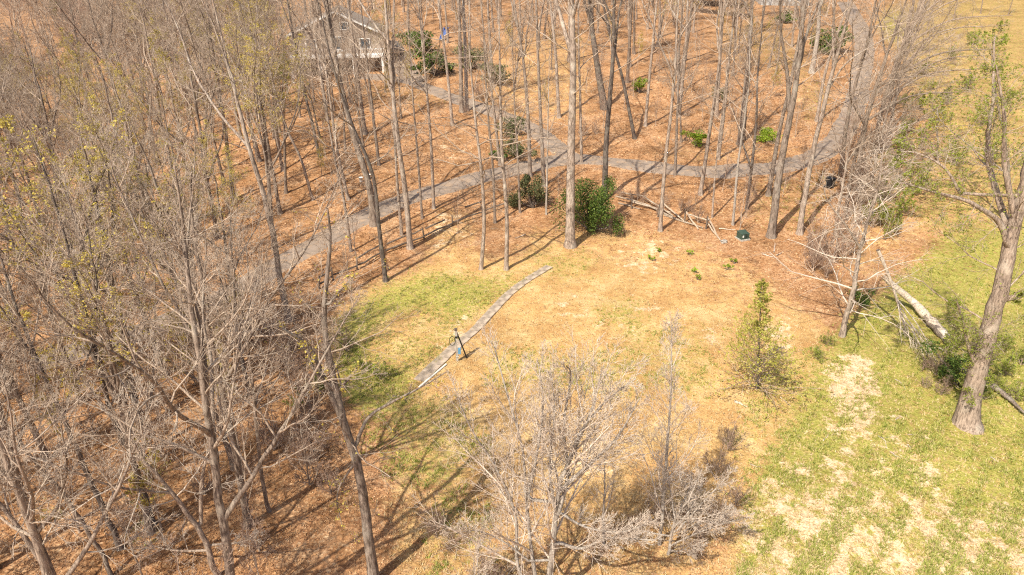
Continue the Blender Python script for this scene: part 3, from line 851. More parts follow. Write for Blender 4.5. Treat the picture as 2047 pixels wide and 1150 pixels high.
plant(pts, ['sapling', 'budling', 'bare'], [.62, .2, .18],
      {'sapling': 'thin brown sapling on the open hillside above the driveway', 'budling': 'yellow budding sapling on the open hillside above the driveway', 'bare': 'modest bare tree with a spreading crown on the hillside above the driveway'},
      {'sapling': 'saplings on the hillside', 'budling': 'budding saplings on the hillside', 'bare': 'modest trees on the hillside'}, NAMES, CATS, 92, (.55, .9), .06)
BANK = [(640, 560), (700, 500), (900, 430), (1050, 380), (1250, 350), (1600, 350), (1640, 480), (1560, 500), (1300, 420), (1050, 450), (880, 480), (700, 570)]
pts = scatter(BANK, 40, 75, 4.2, 33, road_gap=2.2)
plant(pts, ['sapling'], [1.0], {'sapling': 'spindly leafless sapling on the bank between lawn and driveway'}, {'sapling': 'saplings on the bank'}, NAMES, CATS, 93, (.35, .75), .06)
# the valley wood behind: every tree its own object, too small to show parts
def distant_wood():
    rng = np.random.default_rng(99)
    proto = []
    for s_ in (1, 2, 3, 4):
        r = np.random.default_rng(400 + s_)
        p = trunk_line(18, r); rt = trunk_radius(p, .2)
        gg = Geo(); v, q = tube(p[None, ::3], rt[None, ::3], 5); gg.add(v, q)
        b1, r1, l1 = spawn(p[None], rt[None], np.array([18.]), 26, .3, .98, 55, 26, .34, .08, .12, 5, .012, r, shape=lambda q: np.clip(1.1 - .75 * q, .25, 1))
        v, q = tube(b1, r1, 3); gg.add(v, q)
        b2, r2, l2 = spawn(b1, r1, l1, 9, .15, 1, 44, 26, .56, .08, .1, 3, .014, r, rmin=.014); v, q = tube(b2, r2, 3); gg.add(v, q)
        b3, r3, l3 = spawn(b2, r2, l2, 7, .12, 1, 42, 26, .6, .08, .1, 2, .014, r, rmin=.013); v, q = tube(b3, r3, 3); gg.add(v, q)
        proto.append(gg.mesh('distant_tree', M['twig'] if s_ != 3 else M['twig_red']))
    n = 0
    while n < 210:
        a = R(rng.uniform(-45, 42)); d = 105 + 190 * rng.random() ** 1.15
        x, y = math.sin(a) * d, math.cos(a) * d
        if math.degrees(a) > -17 and d < 160: continue
        if math.degrees(a) > 24 and d < 200: continue
        if road_dist((x, y)) < 4 or any((x - q[0]) ** 2 + (y - q[1]) ** 2 < q[2] ** 2 for q in AVOID): continue
        if math.degrees(a) > -17 and rng.random() < .45: continue
        o = link('distant_tree', proto[rng.integers(4)], None, None, (x, y, float(Z(x, y)) - .1))
        k = rng.uniform(.8, 1.15); o.scale = (k, k, k); o.rotation_euler = (rng.normal(0, .04), rng.normal(0, .04), rng.random() * 6.28)
        tag(o, 'small far bare tree in the brown valley wood behind the house', 'tree', 'far trees of the valley wood'); n += 1
distant_wood()

# ------------------------------------------------------------------ trees that can be told apart in the photograph
TALL = dict(leaders=2, lead_t=(.5, .72), lead_ang=(28, 18), n1=12, n2=6, n3=5, n4=0, t1=.46, len1=.21, trop=.04, a1=(66, 36), low=12, wob=.15)
THIN = dict(leaders=0, n1=16, n2=6, n3=4, n4=0, t1=.42, len1=.22, trop=.04, a1=(66, 36), low=9, wob=.17)
def T_(name, label, pts, w, h, seed, base=TALL, **kw):
    d = dict(base); d.update(kw)
    return hero(name, label, pts, w, h, seed, **d)

T_('grey_tree', 'thick straight grey trunk at the lawn edge beside the dark holly bush', [(1140, 492), (1141, 350), (1146, 150), (1143, 0)], 23, 26, 101)
T_('grey_tree', 'upright slim tree at the lawn edge closest to the path, one of a pair', [(1012, 540), (1013, 430), (1003, 300), (1000, 180)], 11, 19, 102, THIN)
T_('grey_tree', 'gently curved slim tree at the lawn edge, leftmost partner of a pair above the path'.replace('leftmost ', ''), [(961, 538), (968, 440), (961, 320), (950, 230)], 10, 18, 103, THIN)
T_('grey_tree', 'stout tree standing against the long low rail fence below the driveway', [(820, 497), (812, 400), (795, 280), (778, 120), (768, 0)], 14, 24, 104)
T_('grey_tree', 'dark slim tree rooted in the green corner of the lawn, shadow across the grass', [(771, 563), (758, 470), (742, 350), (705, 260), (670, 150)], 11, 20, 105, THIN, trunk_mat='bark_dark')
T_('grey_tree', 'thin tree between the driveway and the rail fence with a slight lean', [(702, 503), (687, 400), (665, 290), (650, 200)], 7.5, 17, 106, THIN)
T_('grey_tree', 'broad grey trunk leaning away on the driveway verge opposite the white bucket', [(748, 450), (738, 370), (712, 290), (690, 210), (672, 120)], 17, 23, 107)
T_('grey_tree', 'slim pale trunk just behind the stout tree at the rail fence', [(803, 470), (795, 380), (786, 250), (780, 160)], 8, 18, 108, THIN)
T_('grey_tree', 'thin trunk on the bank below the driveway, lower one of two close together', [(844, 437), (836, 330), (826, 200)], 6.5, 17, 109, THIN)
T_('grey_tree', 'slim trunk on the bank edge right at the driveway asphalt, upper of two close together', [(867, 417), (862, 300), (850, 150), (838, 20)], 8, 21, 110, THIN)
T_('dark_tree', 'dark ivy footed trunk rising behind the holly bush', [(1208, 398), (1212, 290), (1225, 120), (1228, 0)], 14, 24, 111, trunk_mat='bark_dark')
T_('grey_tree', 'grey trunk beside the driveway junction with a leaning twiggy top', [(1060, 352), (1056, 240), (1046, 120), (1030, 20)], 10, 20, 112)
T_('grey_tree', 'grey trunk growing behind the olive green bush below the junction', [(1088, 372), (1083, 280), (1076, 120), (1072, 0)], 10, 22, 113)
T_('grey_tree', 'slim trunk in the fork where the two driveways meet', [(1163, 326), (1160, 200), (1156, 60)], 7.5, 19, 114, THIN)
T_('grey_tree', 'slim trunk on the grass verge of the house drive', [(905, 250), (893, 130), (880, 30)], 8, 20, 115, THIN)
T_('grey_tree', 'stout trunk of a close pair at the bend of the house drive', [(923, 224), (920, 100), (917, 0)], 11, 22, 116)
T_('grey_tree', 'paler trunk of a close pair at the bend of the house drive', [(933, 221), (930, 90), (926, 0)], 10, 21, 117, trunk_mat='bark_pale')
T_('grey_tree', 'straight tree standing at the broken rail fence on the orange bank', [(1320, 462), (1328, 340), (1345, 180), (1356, 0)], 10, 22, 118)
T_('grey_tree', 'slim tree at the lower edge of the driveway with a curving trunk', [(1400, 390), (1418, 270), (1437, 130), (1440, 0)], 10, 22, 119)
T_('grey_tree', 'thin tree on the upper edge of the driveway above the fence', [(1350, 350), (1354, 240), (1358, 120)], 7, 18, 120, THIN)
T_('grey_tree', 'thin pale tree beside the green transformer box', [(1465, 450), (1474, 350), (1495, 190), (1500, 60)], 6.5, 18, 121, THIN, trunk_mat='bark_pale')
T_('grey_tree', 'very thin sapling like tree by the end of the broken fence', [(1424, 435), (1430, 340), (1445, 200)], 5, 15, 122, THIN)
T_('dark_tree', 'dark forked tree on the bank between the driveway and transformer', [(1492, 418), (1503, 340), (1512, 250), (1516, 150)], 8, 18, 123, THIN, trunk_mat='bark_dark', limbs=[([(1503, 340), (1488, 290), (1470, 220)], 5)])
T_('grey_tree', 'largest pale trunk on the bank next to the transformer, splitting high up', [(1541, 474), (1556, 350), (1582, 210), (1600, 80), (1604, 0)], 19, 24, 124, trunk_mat='bark', limbs=[([(1578, 230), (1572, 150), (1555, 60), (1545, 0)], 9)])
T_('grey_tree', 'grey companion trunk just behind the largest pale trunk', [(1535, 390), (1555, 260), (1580, 130)], 11, 22, 125)
T_('grey_tree', 'leaning trunk on the leafy bank below the black bin', [(1598, 468), (1620, 340), (1650, 200), (1690, 30)], 14, 23, 126, limbs=[([(1655, 180), (1700, 120), (1800, 50)], 4)])
T_('grey_tree', 'thick grey trunk on the slope above the rounded lime shrubs', [(1478, 288), (1490, 170), (1500, 60), (1502, 0)], 13, 22, 127)
T_('dark_tree', 'dark leaning trunk on the open hillside above the junction', [(1270, 277), (1243, 150), (1212, 40)], 9, 19, 128, trunk_mat='bark_dark')
T_('dark_tree', 'very thick dark trunk in front of bare brush on the hillside', [(1210, 217), (1192, 120), (1180, 20)], 17, 20, 129, trunk_mat='bark_dark')
T_('grey_tree', 'grey trunk on the hillside with several upright limbs', [(1357, 232), (1370, 105), (1374, 0)], 9, 19, 130)
T_('grey_tree', 'short thick pale trunk leaning beside the upper driveway', [(1622, 146), (1636, 70), (1640, 0)], 12, 18, 131, trunk_mat='bark_pale')
T_('grey_tree', 'slim leaning trunk inside the upper bend of the driveway', [(1632, 243), (1650, 139), (1690, 10)], 8, 20, 132, THIN)
T_('grey_tree', 'grey trunk on the hillside behind the driveway with a wide shadow', [(1118, 235), (1110, 100), (1100, 0)], 9, 20, 133)
T_('grey_tree', 'slim trunk on the hillside close to the small lime shrub', [(1290, 252), (1300, 130), (1310, 20)], 8, 18, 134, THIN)
T_('grey_tree', 'slender trunk on the slope behind the house drive hedge', [(985, 160), (978, 60), (975, 0)], 8, 18, 135, THIN)
T_('grey_tree', 'grey trunk on the leafy slope beside the round green shrub', [(1432, 232), (1440, 120), (1448, 10)], 9, 19, 136)
T_('grey_tree', 'slim trunk above the driveway between the two lime shrubs', [(1436, 318), (1450, 190), (1462, 60)], 8, 20, 137, THIN)
T_('grey_tree', 'slender tree on the bank where the driveway bends toward the valley', [(626, 400), (605, 323), (570, 243), (545, 150)], 7, 17, 138, THIN)
T_('dark_tree', 'dark straight trunk on the slope beneath the house', [(640, 313), (612, 190), (590, 90)], 8, 18, 139, trunk_mat='bark_dark')
T_('grey_tree', 'slim grey trunk on the slope above the white bucket', [(697, 400), (676, 313), (661, 198), (645, 90)], 8.5, 19, 140)
T_('grey_tree', 'grey trunk on the shady slope at the edge of the crowded wood', [(565, 342), (536, 195), (510, 80)], 8, 18, 141)
T_('grey_tree', 'wide crowned tree with dark limbs at the wood edge beside the house', [(520, 322), (492, 215), (478, 150)], 11, 13.5, 142, dict(leaders=4, lead_t=(.4, .7), lead_ang=(40, 25), n1=10, n2=7, n3=5, n4=0, t1=.5, len1=.3, trop=.05, a1=(60, 32), buds=1500, bud_size=.14, wob=.15))
T_('dark_tree', 'dark trunk close under the pale deck of the house', [(606, 178), (592, 105), (580, 20)], 8, 18, 143, THIN, trunk_mat='bark_dark')
T_('grey_tree', 'slim trunk on the slope between the house and the rail fence', [(758, 330), (742, 200), (728, 80)], 8, 19, 144, THIN)
T_('grey_tree', 'tall trunk standing in front of the parked car', [(730, 268), (715, 150), (700, 30)], 11, 20, 145)
T_('grey_tree', 'trunk with a low fork on the leafy slope above the driveway curve', [(655, 240), (640, 140), (618, 40)], 9, 17, 146, limbs=[([(645, 170), (655, 90), (660, 10)], 6)])
T_('grey_tree', 'big grey trunk at the shoulder of the driveway where the wood begins', [(577, 642), (556, 540), (543, 450), (515, 350), (482, 230)], 16, 20, 147)
T_('grey_tree', 'slim trunk beside the hedge at the drive junction', [(1000, 330), (985, 200), (970, 90)], 7.5, 18, 148, THIN)
T_('grey_tree', 'slim straight trunk on the bank below the junction near the olive bush', [(1040, 425), (1035, 320), (1028, 200)], 6, 15, 149, THIN)
T_('grey_tree', 'slender pale trunk between the olive bush and the holly', [(1092, 430), (1094, 330), (1096, 220)], 5, 14, 150, THIN, trunk_mat='bark_pale')
T_('grey_tree', 'slim trunk above the leaning rails near the lawn corner', [(990, 445), (985, 330), (975, 220)], 7, 17, 151, THIN)

# hedgerow between the driveway and the green field: leaning trunks, long side limbs towards the light
HEDGE = dict(leaders=2, lead_t=(.4, .7), lead_ang=(38, 28), n1=12, n2=7, n3=6, n4=0, t1=.33, len1=.30, trop=.03, a1=(65, 38), wob=.16, low=5, trunk_mat='bark_wood')
hedge = [([(1681, 345), (1698, 212), (1726, 104), (1750, 0)], 10, 19), ([(1712, 350), (1730, 243), (1757, 157), (1800, 35)], 12, 18),
         ([(1766, 228), (1786, 157), (1815, 52)], 13, 16), ([(1690, 432), (1708, 330), (1735, 230), (1770, 130)], 9, 17),
         ([(1748, 300), (1768, 200), (1800, 100), (1850, 20)], 10, 16), ([(1790, 160), (1810, 90), (1850, 10)], 10, 15), ([(1738, 400), (1752, 310), (1778, 210)], 8, 13), ([(1775, 270), (1795, 170), (1830, 70)], 8, 15),
         ([(1668, 470), (1680, 380), (1700, 290)], 7, 12), ([(1776, 190), (1800, 110), (1830, 20)], 8, 15), ([(1715, 450), (1730, 370), (1750, 300)], 7, 9), ([(1800, 110), (1822, 50), (1850, -20)], 8, 14)]
for i, (pp, w, h) in enumerate(hedge):
    T_('hedgerow_tree', 'leaning bare tree with long side limbs in the row between driveway and field', pp, w, h, 200 + i, HEDGE, group='trees in the row between driveway and field',
       limbs=[([pp[1], (pp[1][0] + 90, pp[1][1] - 50), (pp[1][0] + 210, pp[1][1] - 60)], w * .42), ([pp[0], (pp[0][0] + 60, pp[0][1] - 75), (pp[0][0] + 150, pp[0][1] - 115)], w * .35)])

pts = [ground(x, y) for x, y in [(1850, 70), (1905, 40), (1960, 28), (2015, 30), (1880, 10)]]
plant(pts, ['bare', 'tall'], [.6, .4], {k: 'bare tree with wide brown twigs at the top of the field' for k in ('bare', 'tall')}, {k: 'bare trees at the top of the field' for k in ('bare', 'tall')}, {k: 'bare_tree' for k in ('bare', 'tall')}, CATS, 95, (.5, .75), .05)
T_('leafing_tree', 'slender crooked tree in young yellow leaf standing in the upper field', [(2022, 460), (2014, 330), (1992, 190), (1984, 60)], 9, 13, 232,
   dict(leaders=2, lead_t=(.3, .6), lead_ang=(40, 30), n1=11, n2=6, n3=5, n4=0, t1=.3, len1=.30, trop=.02, a1=(70, 45), wob=.18, buds=3600, bud_size=.15, bud_mat='green_leaf', low=4))
T_('leafing_tree', 'low leafing tree with yellow foliage beside the hedgerow in the upper field', [(1880, 330), (1876, 260), (1885, 190)], 6, 6, 233,
   dict(leaders=3, lead_t=(.1, .5), lead_ang=(45, 30), n1=9, n2=6, n3=4, n4=0, t1=.3, len1=.34, trop=.02, a1=(70, 45), wob=.18, buds=2200, bud_size=.13, bud_mat='bud'))
# dead tree and the big leafing tree on the field edge
T_('dead_tree', 'pale dead tree with level brittle branches at the meadow edge', [(1683, 672), (1705, 570), (1728, 470), (1748, 390), (1760, 330)], 14, 11, 230,
   dict(leaders=0, n1=26, n2=6, n3=4, n4=0, t1=.2, len1=.42, trop=.0, a1=(82, 40), wob=.18, trunk_mat='bark', twig_mat='twig_pale', top=.14, rscale=.9),
   limbs=[([(1722, 500), (1690, 450), (1655, 400), (1640, 350)], 5), ([(1735, 430), (1752, 380), (1765, 300), (1780, 240)], 6)])
T_('leafing_tree', 'massive leaning trunk with young yellow green leaves at the meadow edge', [(1936, 852), (1955, 760), (1985, 640), (2005, 560), (2035, 440), (2062, 320)], 46, 15, 231,
   dict(leaders=1, lead_t=(.6, .8), lead_ang=(35, 25), n1=10, n2=7, n3=6, n4=1, t1=.4, len1=.30, trop=.03, a1=(60, 40), wob=.17, buds=12000, bud_size=.085, bud_mat='green_leaf', trunk_mat='bark_wood', low=16, top=.3, flare=.5),
   limbs=[([(2018, 500), (1998, 445), (1950, 412), (1920, 395), (1860, 382), (1800, 362)], 12), ([(1925, 398), (1895, 340), (1850, 315), (1800, 312)], 6),
          ([(2030, 440), (2012, 330), (2003, 230), (1990, 130)], 11), ([(1958, 750), (1938, 690), (1925, 640), (1905, 590)], 9), ([(1996, 600), (2030, 590), (2070, 560)], 14)])

# foreground
T_('foreground_tree', 'tall dark barked tree with broken limbs in front of the lawn corner', [(748, 1165), (718, 950), (692, 860), (668, 770), (648, 660), (652, 560), (660, 480), (656, 415)], 27, 15, 240,
   dict(leaders=0, n1=9, n2=5, n3=4, n4=0, t1=.45, len1=.20, trop=.02, a1=(65, 40), wob=.2, buds=700, bud_size=.09, top=.10, low=6, rscale=.8),
   limbs=[([(706, 905), (730, 850), (770, 825), (830, 800), (892, 768)], 8), ([(690, 850), (655, 770), (620, 690), (575, 640)], 13), ([(655, 770), (632, 720), (622, 660)], 9), ([(672, 790), (700, 755), (720, 725)], 7),
          ([(650, 620), (672, 590), (712, 545)], 5), ([(705, 930), (675, 985), (690, 1030)], 5)])
PALE = dict(leaders=0, n1=12, n2=8, n3=6, n4=1, t1=.25, len1=.36, trop=.07, a1=(44, 22), wob=.08, lf=.62, trunk_mat='bark_pale', twig_mat='twig_pale', rscale=1.15, top=.10)
T_('pale_maple', 'pale many stemmed small tree with a fan of fine lilac grey twigs below the lawn', [(1090, 1230), (1104, 1110), (1112, 1030), (1122, 960), (1150, 900), (1185, 820), (1205, 740)], 17, 9.6, 241, PALE,
   limbs=[([(1085, 1220), (1066, 1130), (1052, 1010), (1045, 920), (1015, 830), (985, 760)], 9), ([(1080, 1225), (1036, 1140), (1030, 1040), (990, 950), (945, 870), (915, 790)], 9),
          ([(1112, 1040), (1136, 960), (1128, 870), (1142, 760), (1130, 715)], 9), ([(1108, 1080), (1160, 1092), (1215, 1065), (1300, 1050)], 8), ([(1120, 980), (1170, 930), (1230, 870), (1275, 800)], 9),
          ([(1112, 1020), (1170, 1050), (1240, 1040), (1310, 1010)], 6), ([(1126, 950), (1160, 860), (1215, 790), (1265, 735)], 7), ([(1052, 1010), (1075, 900), (1085, 800), (1075, 730)], 7), ([(1112, 1030), (1098, 930), (1108, 820), (1100, 735)], 6), ([(1066, 1130), (1010, 1085), (955, 1060), (915, 1040)], 5)])
T_('pale_maple', 'thin pale tree with misty upright twigs at the foot of the lawn', [(1318, 1085), (1325, 980), (1336, 860), (1346, 740), (1350, 650)], 9, 9.5, 242, dict(PALE, n1=24, n2=7, n3=5, n4=3, len1=.22, t1=.18, trop=.08, a1=(45, 25)))
T_('pale_shrub_tree', 'low pale tree whose fine branches sweep sideways toward the meadow', [(1335, 1110), (1350, 1050), (1375, 990), (1400, 940)], 8, 4.6, 243,
   dict(PALE, leaders=6, lead_t=(.05, .5), lead_ang=(60, 40), n1=10, n2=7, n3=5, n4=2, len1=.34, t1=.1, trop=.01), limbs=[([(1345, 1070), (1400, 1020), (1470, 960)], 4), ([(1340, 1090), (1420, 1050), (1485, 1020)], 4)])
T_('pale_shrub_tree', 'short slim tree stem between the many stemmed tree and the misty one', [(1206, 1090), (1210, 1000), (1212, 930)], 8, 4.5, 244, dict(PALE, n1=12, n2=6, n3=4, n4=0))
T_('pale_shrub_tree', 'thicket of thin pale stems under the many stemmed tree', [(960, 1190), (955, 1120), (965, 1060)], 4, 3.6, 245, dict(PALE, leaders=5, lead_t=(.02, .3), lead_ang=(40, 30), n1=8, n2=6, n3=4, n4=0))
FORE = dict(leaders=2, lead_t=(.45, .7), lead_ang=(38, 25), n1=11, n2=7, n3=5, n4=2, t1=.42, len1=.30, trop=.05, a1=(56, 30), wob=.13, trunk_mat='bark_wood')
T_('pale_tree', 'forked tree with a wide crown of silvery twigs deep in the wood', [(437, 1150), (411, 1073), (345, 970), (303, 912), (255, 850)], 15, 9, 250, dict(FORE, twig_mat='twig_pale'), limbs=[([(402, 1055), (400, 960), (420, 880), (460, 810)], 9), ([(410, 1090), (480, 1080), (530, 1050)], 6), ([(425, 1100), (340, 1115), (250, 1120)], 6)])
T_('dark_tree', 'dark trunk standing by a small green clearing in the wood', [(241, 1097), (174, 945), (150, 870), (115, 785), (75, 690)], 14, 15, 251, FORE, trunk_mat='bark_dark')
T_('dark_tree', 'dark slightly bowed trunk rising behind the silvery twigged tree', [(307, 1047), (264, 924), (236, 868), (205, 770), (172, 640)], 14, 15, 252, FORE, trunk_mat='bark_dark')
T_('grey_tree', 'strongly leaning trunk at the downhill end of the wood', [(227, 1152), (146, 1028), (83, 958), (25, 880)], 11, 11, 253, FORE)
T_('grey_tree', 'straight grey trunk close behind the dark barked foreground tree', [(537, 1022), (525, 920), (518, 820), (508, 700)], 10, 13, 254, FORE)
T_('grey_tree', 'trunk with upturned elbow limb beside the grassy gap in the wood', [(418, 735), (384, 618), (352, 556), (334, 497)], 11, 13, 255, FORE, limbs=[([(400, 690), (425, 670), (428, 600), (445, 545)], 6)])
T_('grey_tree', 'rugged trunk in the wood between two green gaps', [(332, 752), (292, 650), (257, 570), (240, 500)], 13, 14, 256, FORE)
T_('dark_tree', 'thick dark trunk that forks low with yellow buds above', [(292, 852), (257, 775), (209, 681), (170, 560), (130, 450)], 17, 15, 257, FORE, trunk_mat='bark_dark', buds=2200, bud_size=.12, limbs=[([(190, 655), (186, 560), (188, 450), (180, 340)], 10), ([(215, 700), (235, 640), (245, 590)], 6)])
T_('grey_tree', 'leaning budding tree with crooked limbs at the head of the wood', [(236, 802), (180, 690), (150, 620), (95, 510), (40, 440)], 13, 14, 258, FORE, buds=2600, bud_size=.12)
T_('grey_tree', 'crooked dark limbed tree beside the end of the driveway in the wood', [(500, 790), (478, 690), (470, 620), (462, 540), (455, 450)], 10, 11, 259, FORE, trunk_mat='bark_dark', limbs=[([(490, 690), (450, 660), (425, 640), (415, 560)], 7)])

# ------------------------------------------------------------------ shrubs
make_kind('leafy', (311, 312), 2.4, .03, leaders=8, lead_t=(.0, .25), lead_ang=(60, 30), n1=6, n2=5, n3=3, n4=0, t1=.2, len1=.35, trop=.05, a1=(55, 30), trunk_mat='twig', twig_mat='twig', rscale=1.3, buds=1400, bud_size=.10, bud_mat='green_leaf', wob=.16)

def shrub_group(key, name, label, group, pxs, seed, sc):
    rng = np.random.default_rng(seed)
    for px, py in pxs:
        q = ground(px, py); ms = KIND[key][rng.integers(len(KIND[key]))]
        place_tree(name, label, 'shrub', group, (q[0], q[1], q[2] - .05), ms, rng.random() * 6.28, rng.uniform(*sc))
rs = np.random.default_rng(77)
shrub_group('thicket', 'brush_thicket', 'reddish brown twiggy shrub under the row of trees beside the field', 'red twig shrubs beside the field',
            [(1690 + rs.normal(0, 22) + k * 6, 440 - k * 16 + rs.normal(0, 12)) for k in range(12)] + [(1650 + rs.normal(0, 30), 520 + rs.normal(0, 25)) for k in range(8)], 78, (1.0, 1.9))
shrub_group('leafy', 'leafy_shrub', 'loose shrub with yellow green leaves along the field side of the tree row', 'leafy shrubs along the field',
            [(1765, 400), (1790, 370), (1820, 350), (1800, 430), (1840, 300), (1870, 250), (1830, 220), (1900, 330), (1780, 470), (1860, 180), (1960, 250), (1900, 120), (1980, 330), (1775, 345), (1795, 305), (1810, 265), (1745, 455), (1770, 440), (1825, 390), (1850, 345), (1805, 210), (1845, 150), (1890, 210), (1930, 180), (1940, 90)], 79, (.7, 1.4))
shrub_group('thicket', 'brush_thicket', 'brown bramble mound against the foot of the massive leafing tree', 'bramble mounds at the big tree', [(1850, 775), (1880, 790), (1870, 750), (1905, 770), (1845, 740)], 80, (.5, .8))
shrub_group('leafy', 'leafy_shrub', 'dense green sucker growth around the massive leafing tree', 'suckers round the big tree', [(1890, 740), (1925, 780), (1960, 800), (1985, 780), (2010, 750), (1900, 700), (2030, 800), (2000, 700), (2040, 730)], 81, (.6, 1.0))
shrub_group('thicket', 'brush_thicket', 'grey brown brush on the hillside above the driveway', 'brush on the hillside',
            [(1170 + rs.uniform(-260, 330), 190 + rs.uniform(-60, 90)) for k in range(16)], 82, (.7, 1.3))
shrub_group('thicket', 'brush_thicket', 'dry brush along the uphill edge of the broken fence', 'brush along the broken fence',
            [(1240 + k * 22 + rs.normal(0, 8), 398 + k * 5 + rs.normal(0, 10)) for k in range(8)], 83, (.4, .8))
shrub_group('thicket', 'brush_thicket', 'tangled undergrowth at the bottom end of the lawn', 'undergrowth below the lawn',
            [(860 + k * 52 + rs.normal(0, 15), 1120 + rs.normal(0, 45)) for k in range(12)] + [(1430, 960), (1455, 900), (1470, 1010), (1430, 1050), (1390, 1120)], 84, (.5, .95))
shrub_group('thicket', 'brush_thicket', 'brown undergrowth where the wood meets the lawn corner', 'undergrowth at the wood edge',
            [(620 + rs.normal(0, 45), 700 + k * 22 + rs.normal(0, 12)) for k in range(14)] + [(520 + rs.normal(0, 50), 690 + rs.normal(0, 50)) for k in range(12)], 85, (.7, 1.3))
shrub_group('leafy', 'leafy_shrub', 'small leafy shrub on the meadow margin', 'small shrubs on the meadow margin', [(1632, 718), (1650, 690), (1710, 590), (1720, 610)], 86, (.35, .6))
shrub_group('leafy', 'leafy_shrub', 'pale budding shrub in front of the green lawn corner', 'budding shrubs by the lawn corner', [(720, 740), (760, 760), (640, 790), (600, 820), (690, 700)], 87, (.5, 1.0))

def bush(name, label, px, py, wm, hm, mat, n, size, seed, group=None, lobes=13, flat=0.0):
    """evergreen shrub: stems and a lumpy mass of leaves with gaps"""
    rng = np.random.default_rng(seed)
    foot = ground(px, py)
    e = empty(name, foot, label, 'shrub', group)
    c = np.stack([rng.normal(0, .27 * wm, lobes), rng.normal(0, .27 * wm, lobes), hm * rng.uniform(.18, .8, lobes)], -1)
    rr = np.stack([rng.uniform(.09, .32, lobes) * wm, rng.uniform(.09, .32, lobes) * wm, rng.uniform(.07, .24, lobes) * hm], -1)
    k = rng.integers(0, lobes, n)
    d = nrmz(rng.normal(0, 1, (n, 3))) * (rng.random(n) ** .4 * (1 + .35 * rng.random(n) ** 4))[:, None]
    p = c[k] + d * rr[k] * 1.1
    p[:, 2] = np.maximum(p[:, 2], .03)
    lv, lq = leaf_cards(p, size, rng, up=.2)
    me = np_mesh('foliage', lv, lq, smooth_=False); me.materials.append(M[mat]); link('foliage', me, None, e)
    g = Geo()
    st = np.stack([np.linspace(0, 1, 6)[:, None] * (q * .9)[None] + rng.normal(0, .03, (6, 3)) for q in c])
    st[:, 0] = np.array([0, 0, -.05])
    v, q = tube(st, np.full((lobes, 6), .02 * hm + .008) * np.linspace(1, .4, 6), 5); g.add(v, q)
    link('stem', g.mesh('stem', M['bark_dark']), None, e)
    return e
bush('holly_bush', 'large dark green holly beside the thick grey trunk on the bank', 1182, 462, 4.6, 4.8, 'holly', 11000, .14, 401, lobes=22)
bush('holly_bush', 'olive green evergreen bush below the driveway junction', 1066, 416, 2.9, 3.1, 'olive_leaf', 4200, .15, 402, lobes=10)
bush('round_shrub', 'small bright lime rounded shrub on the leafy slope, beside the bend of the road'.replace(', beside the bend of the road', ' nearer the driveway junction'), 1391, 292, 1.9, 1.7, 'lime_leaf', 1500, .17, 403)
bush('round_shrub', 'wider bright lime shrub at the foot of the thick grey trunk', 1529, 284, 2.2, 1.6, 'lime_leaf', 1600, .17, 404)
bush('round_shrub', 'little green shrub on the leafy hillside among slim trunks', 1278, 186, 1.6, 1.9, 'lime_leaf', 900, .2, 405)
bush('round_shrub', 'small olive shrub half hidden behind a pale hillside trunk', 1437, 205, 1.6, 2.0, 'olive_leaf', 800, .2, 406)
bush('evergreen_bush', 'tall dark evergreen hedge bush next to the parked car', 835, 105, 5.5, 3.8, 'holly', 2600, .3, 407)
bush('evergreen_bush', 'dark rounded evergreen on the corner of the house drive', 872, 152, 4.5, 3.6, 'holly', 2600, .3, 408)
bush('evergreen_bush', 'dark evergreen shrub on the slope behind the pair of trunks', 945, 138, 4.5, 3.4, 'olive_leaf', 2200, .3, 409)
bush('evergreen_bush', 'sparse olive evergreen on the slope above the house drive', 990, 168, 3.5, 3.0, 'olive_leaf', 1400, .28, 410)
bush('evergreen_bush', 'olive evergreen on the inside of the junction, upper of two', 1024, 272, 2.6, 2.5, 'olive_leaf', 1600, .2, 411)
bush('evergreen_bush', 'olive evergreen on the inside of the junction, lower of two', 1032, 316, 2.6, 2.5, 'olive_leaf', 1700, .2, 412)
bush('evergreen_bush', 'small dark shrub beside the lower junction evergreen', 996, 322, 1.3, 1.3, 'holly', 600, .2, 413)
bush('evergreen_bush', 'yellow green bush in the wood below the house', 562, 158, 4.5, 3.6, 'lime_leaf', 1800, .3, 414)
bush('evergreen_bush', 'dark evergreen crowd of branches beside the upper driveway', 1664, 108, 5.0, 4.6, 'holly', 2600, .32, 415)
bush('evergreen_bush', 'green shrub under the wooden rails by the upper house', 1572, 46, 5, 2.2, 'holly', 1500, .3, 416)
bush('evergreen_bush', 'dark green bush in the lap of the massive leafing tree', 1918, 770, 2.2, 2.4, 'holly', 2600, .13, 417)
bush('evergreen_bush', 'green fern like shrub in the shade of the dead tree', 1722, 607, 1.5, 1.2, 'holly', 900, .12, 418)
bush('evergreen_pine', 'lone green evergreen crown among far bare treetops', 128, 40, 6, 14, 'holly', 5000, .45, 419, lobes=16)
rb = np.random.default_rng(55)
for k, (px, py) in enumerate([(1390, 545), (1393, 560), (1453, 540), (1468, 528), (1380, 510), (1300, 520), (1316, 505)]):
    bush('seedling', 'tiny green seedling on the orange leafy bank', px, py, .55, .5, 'lime_leaf', 90, .12, 420 + k, group='seedlings on the bank', lobes=4)

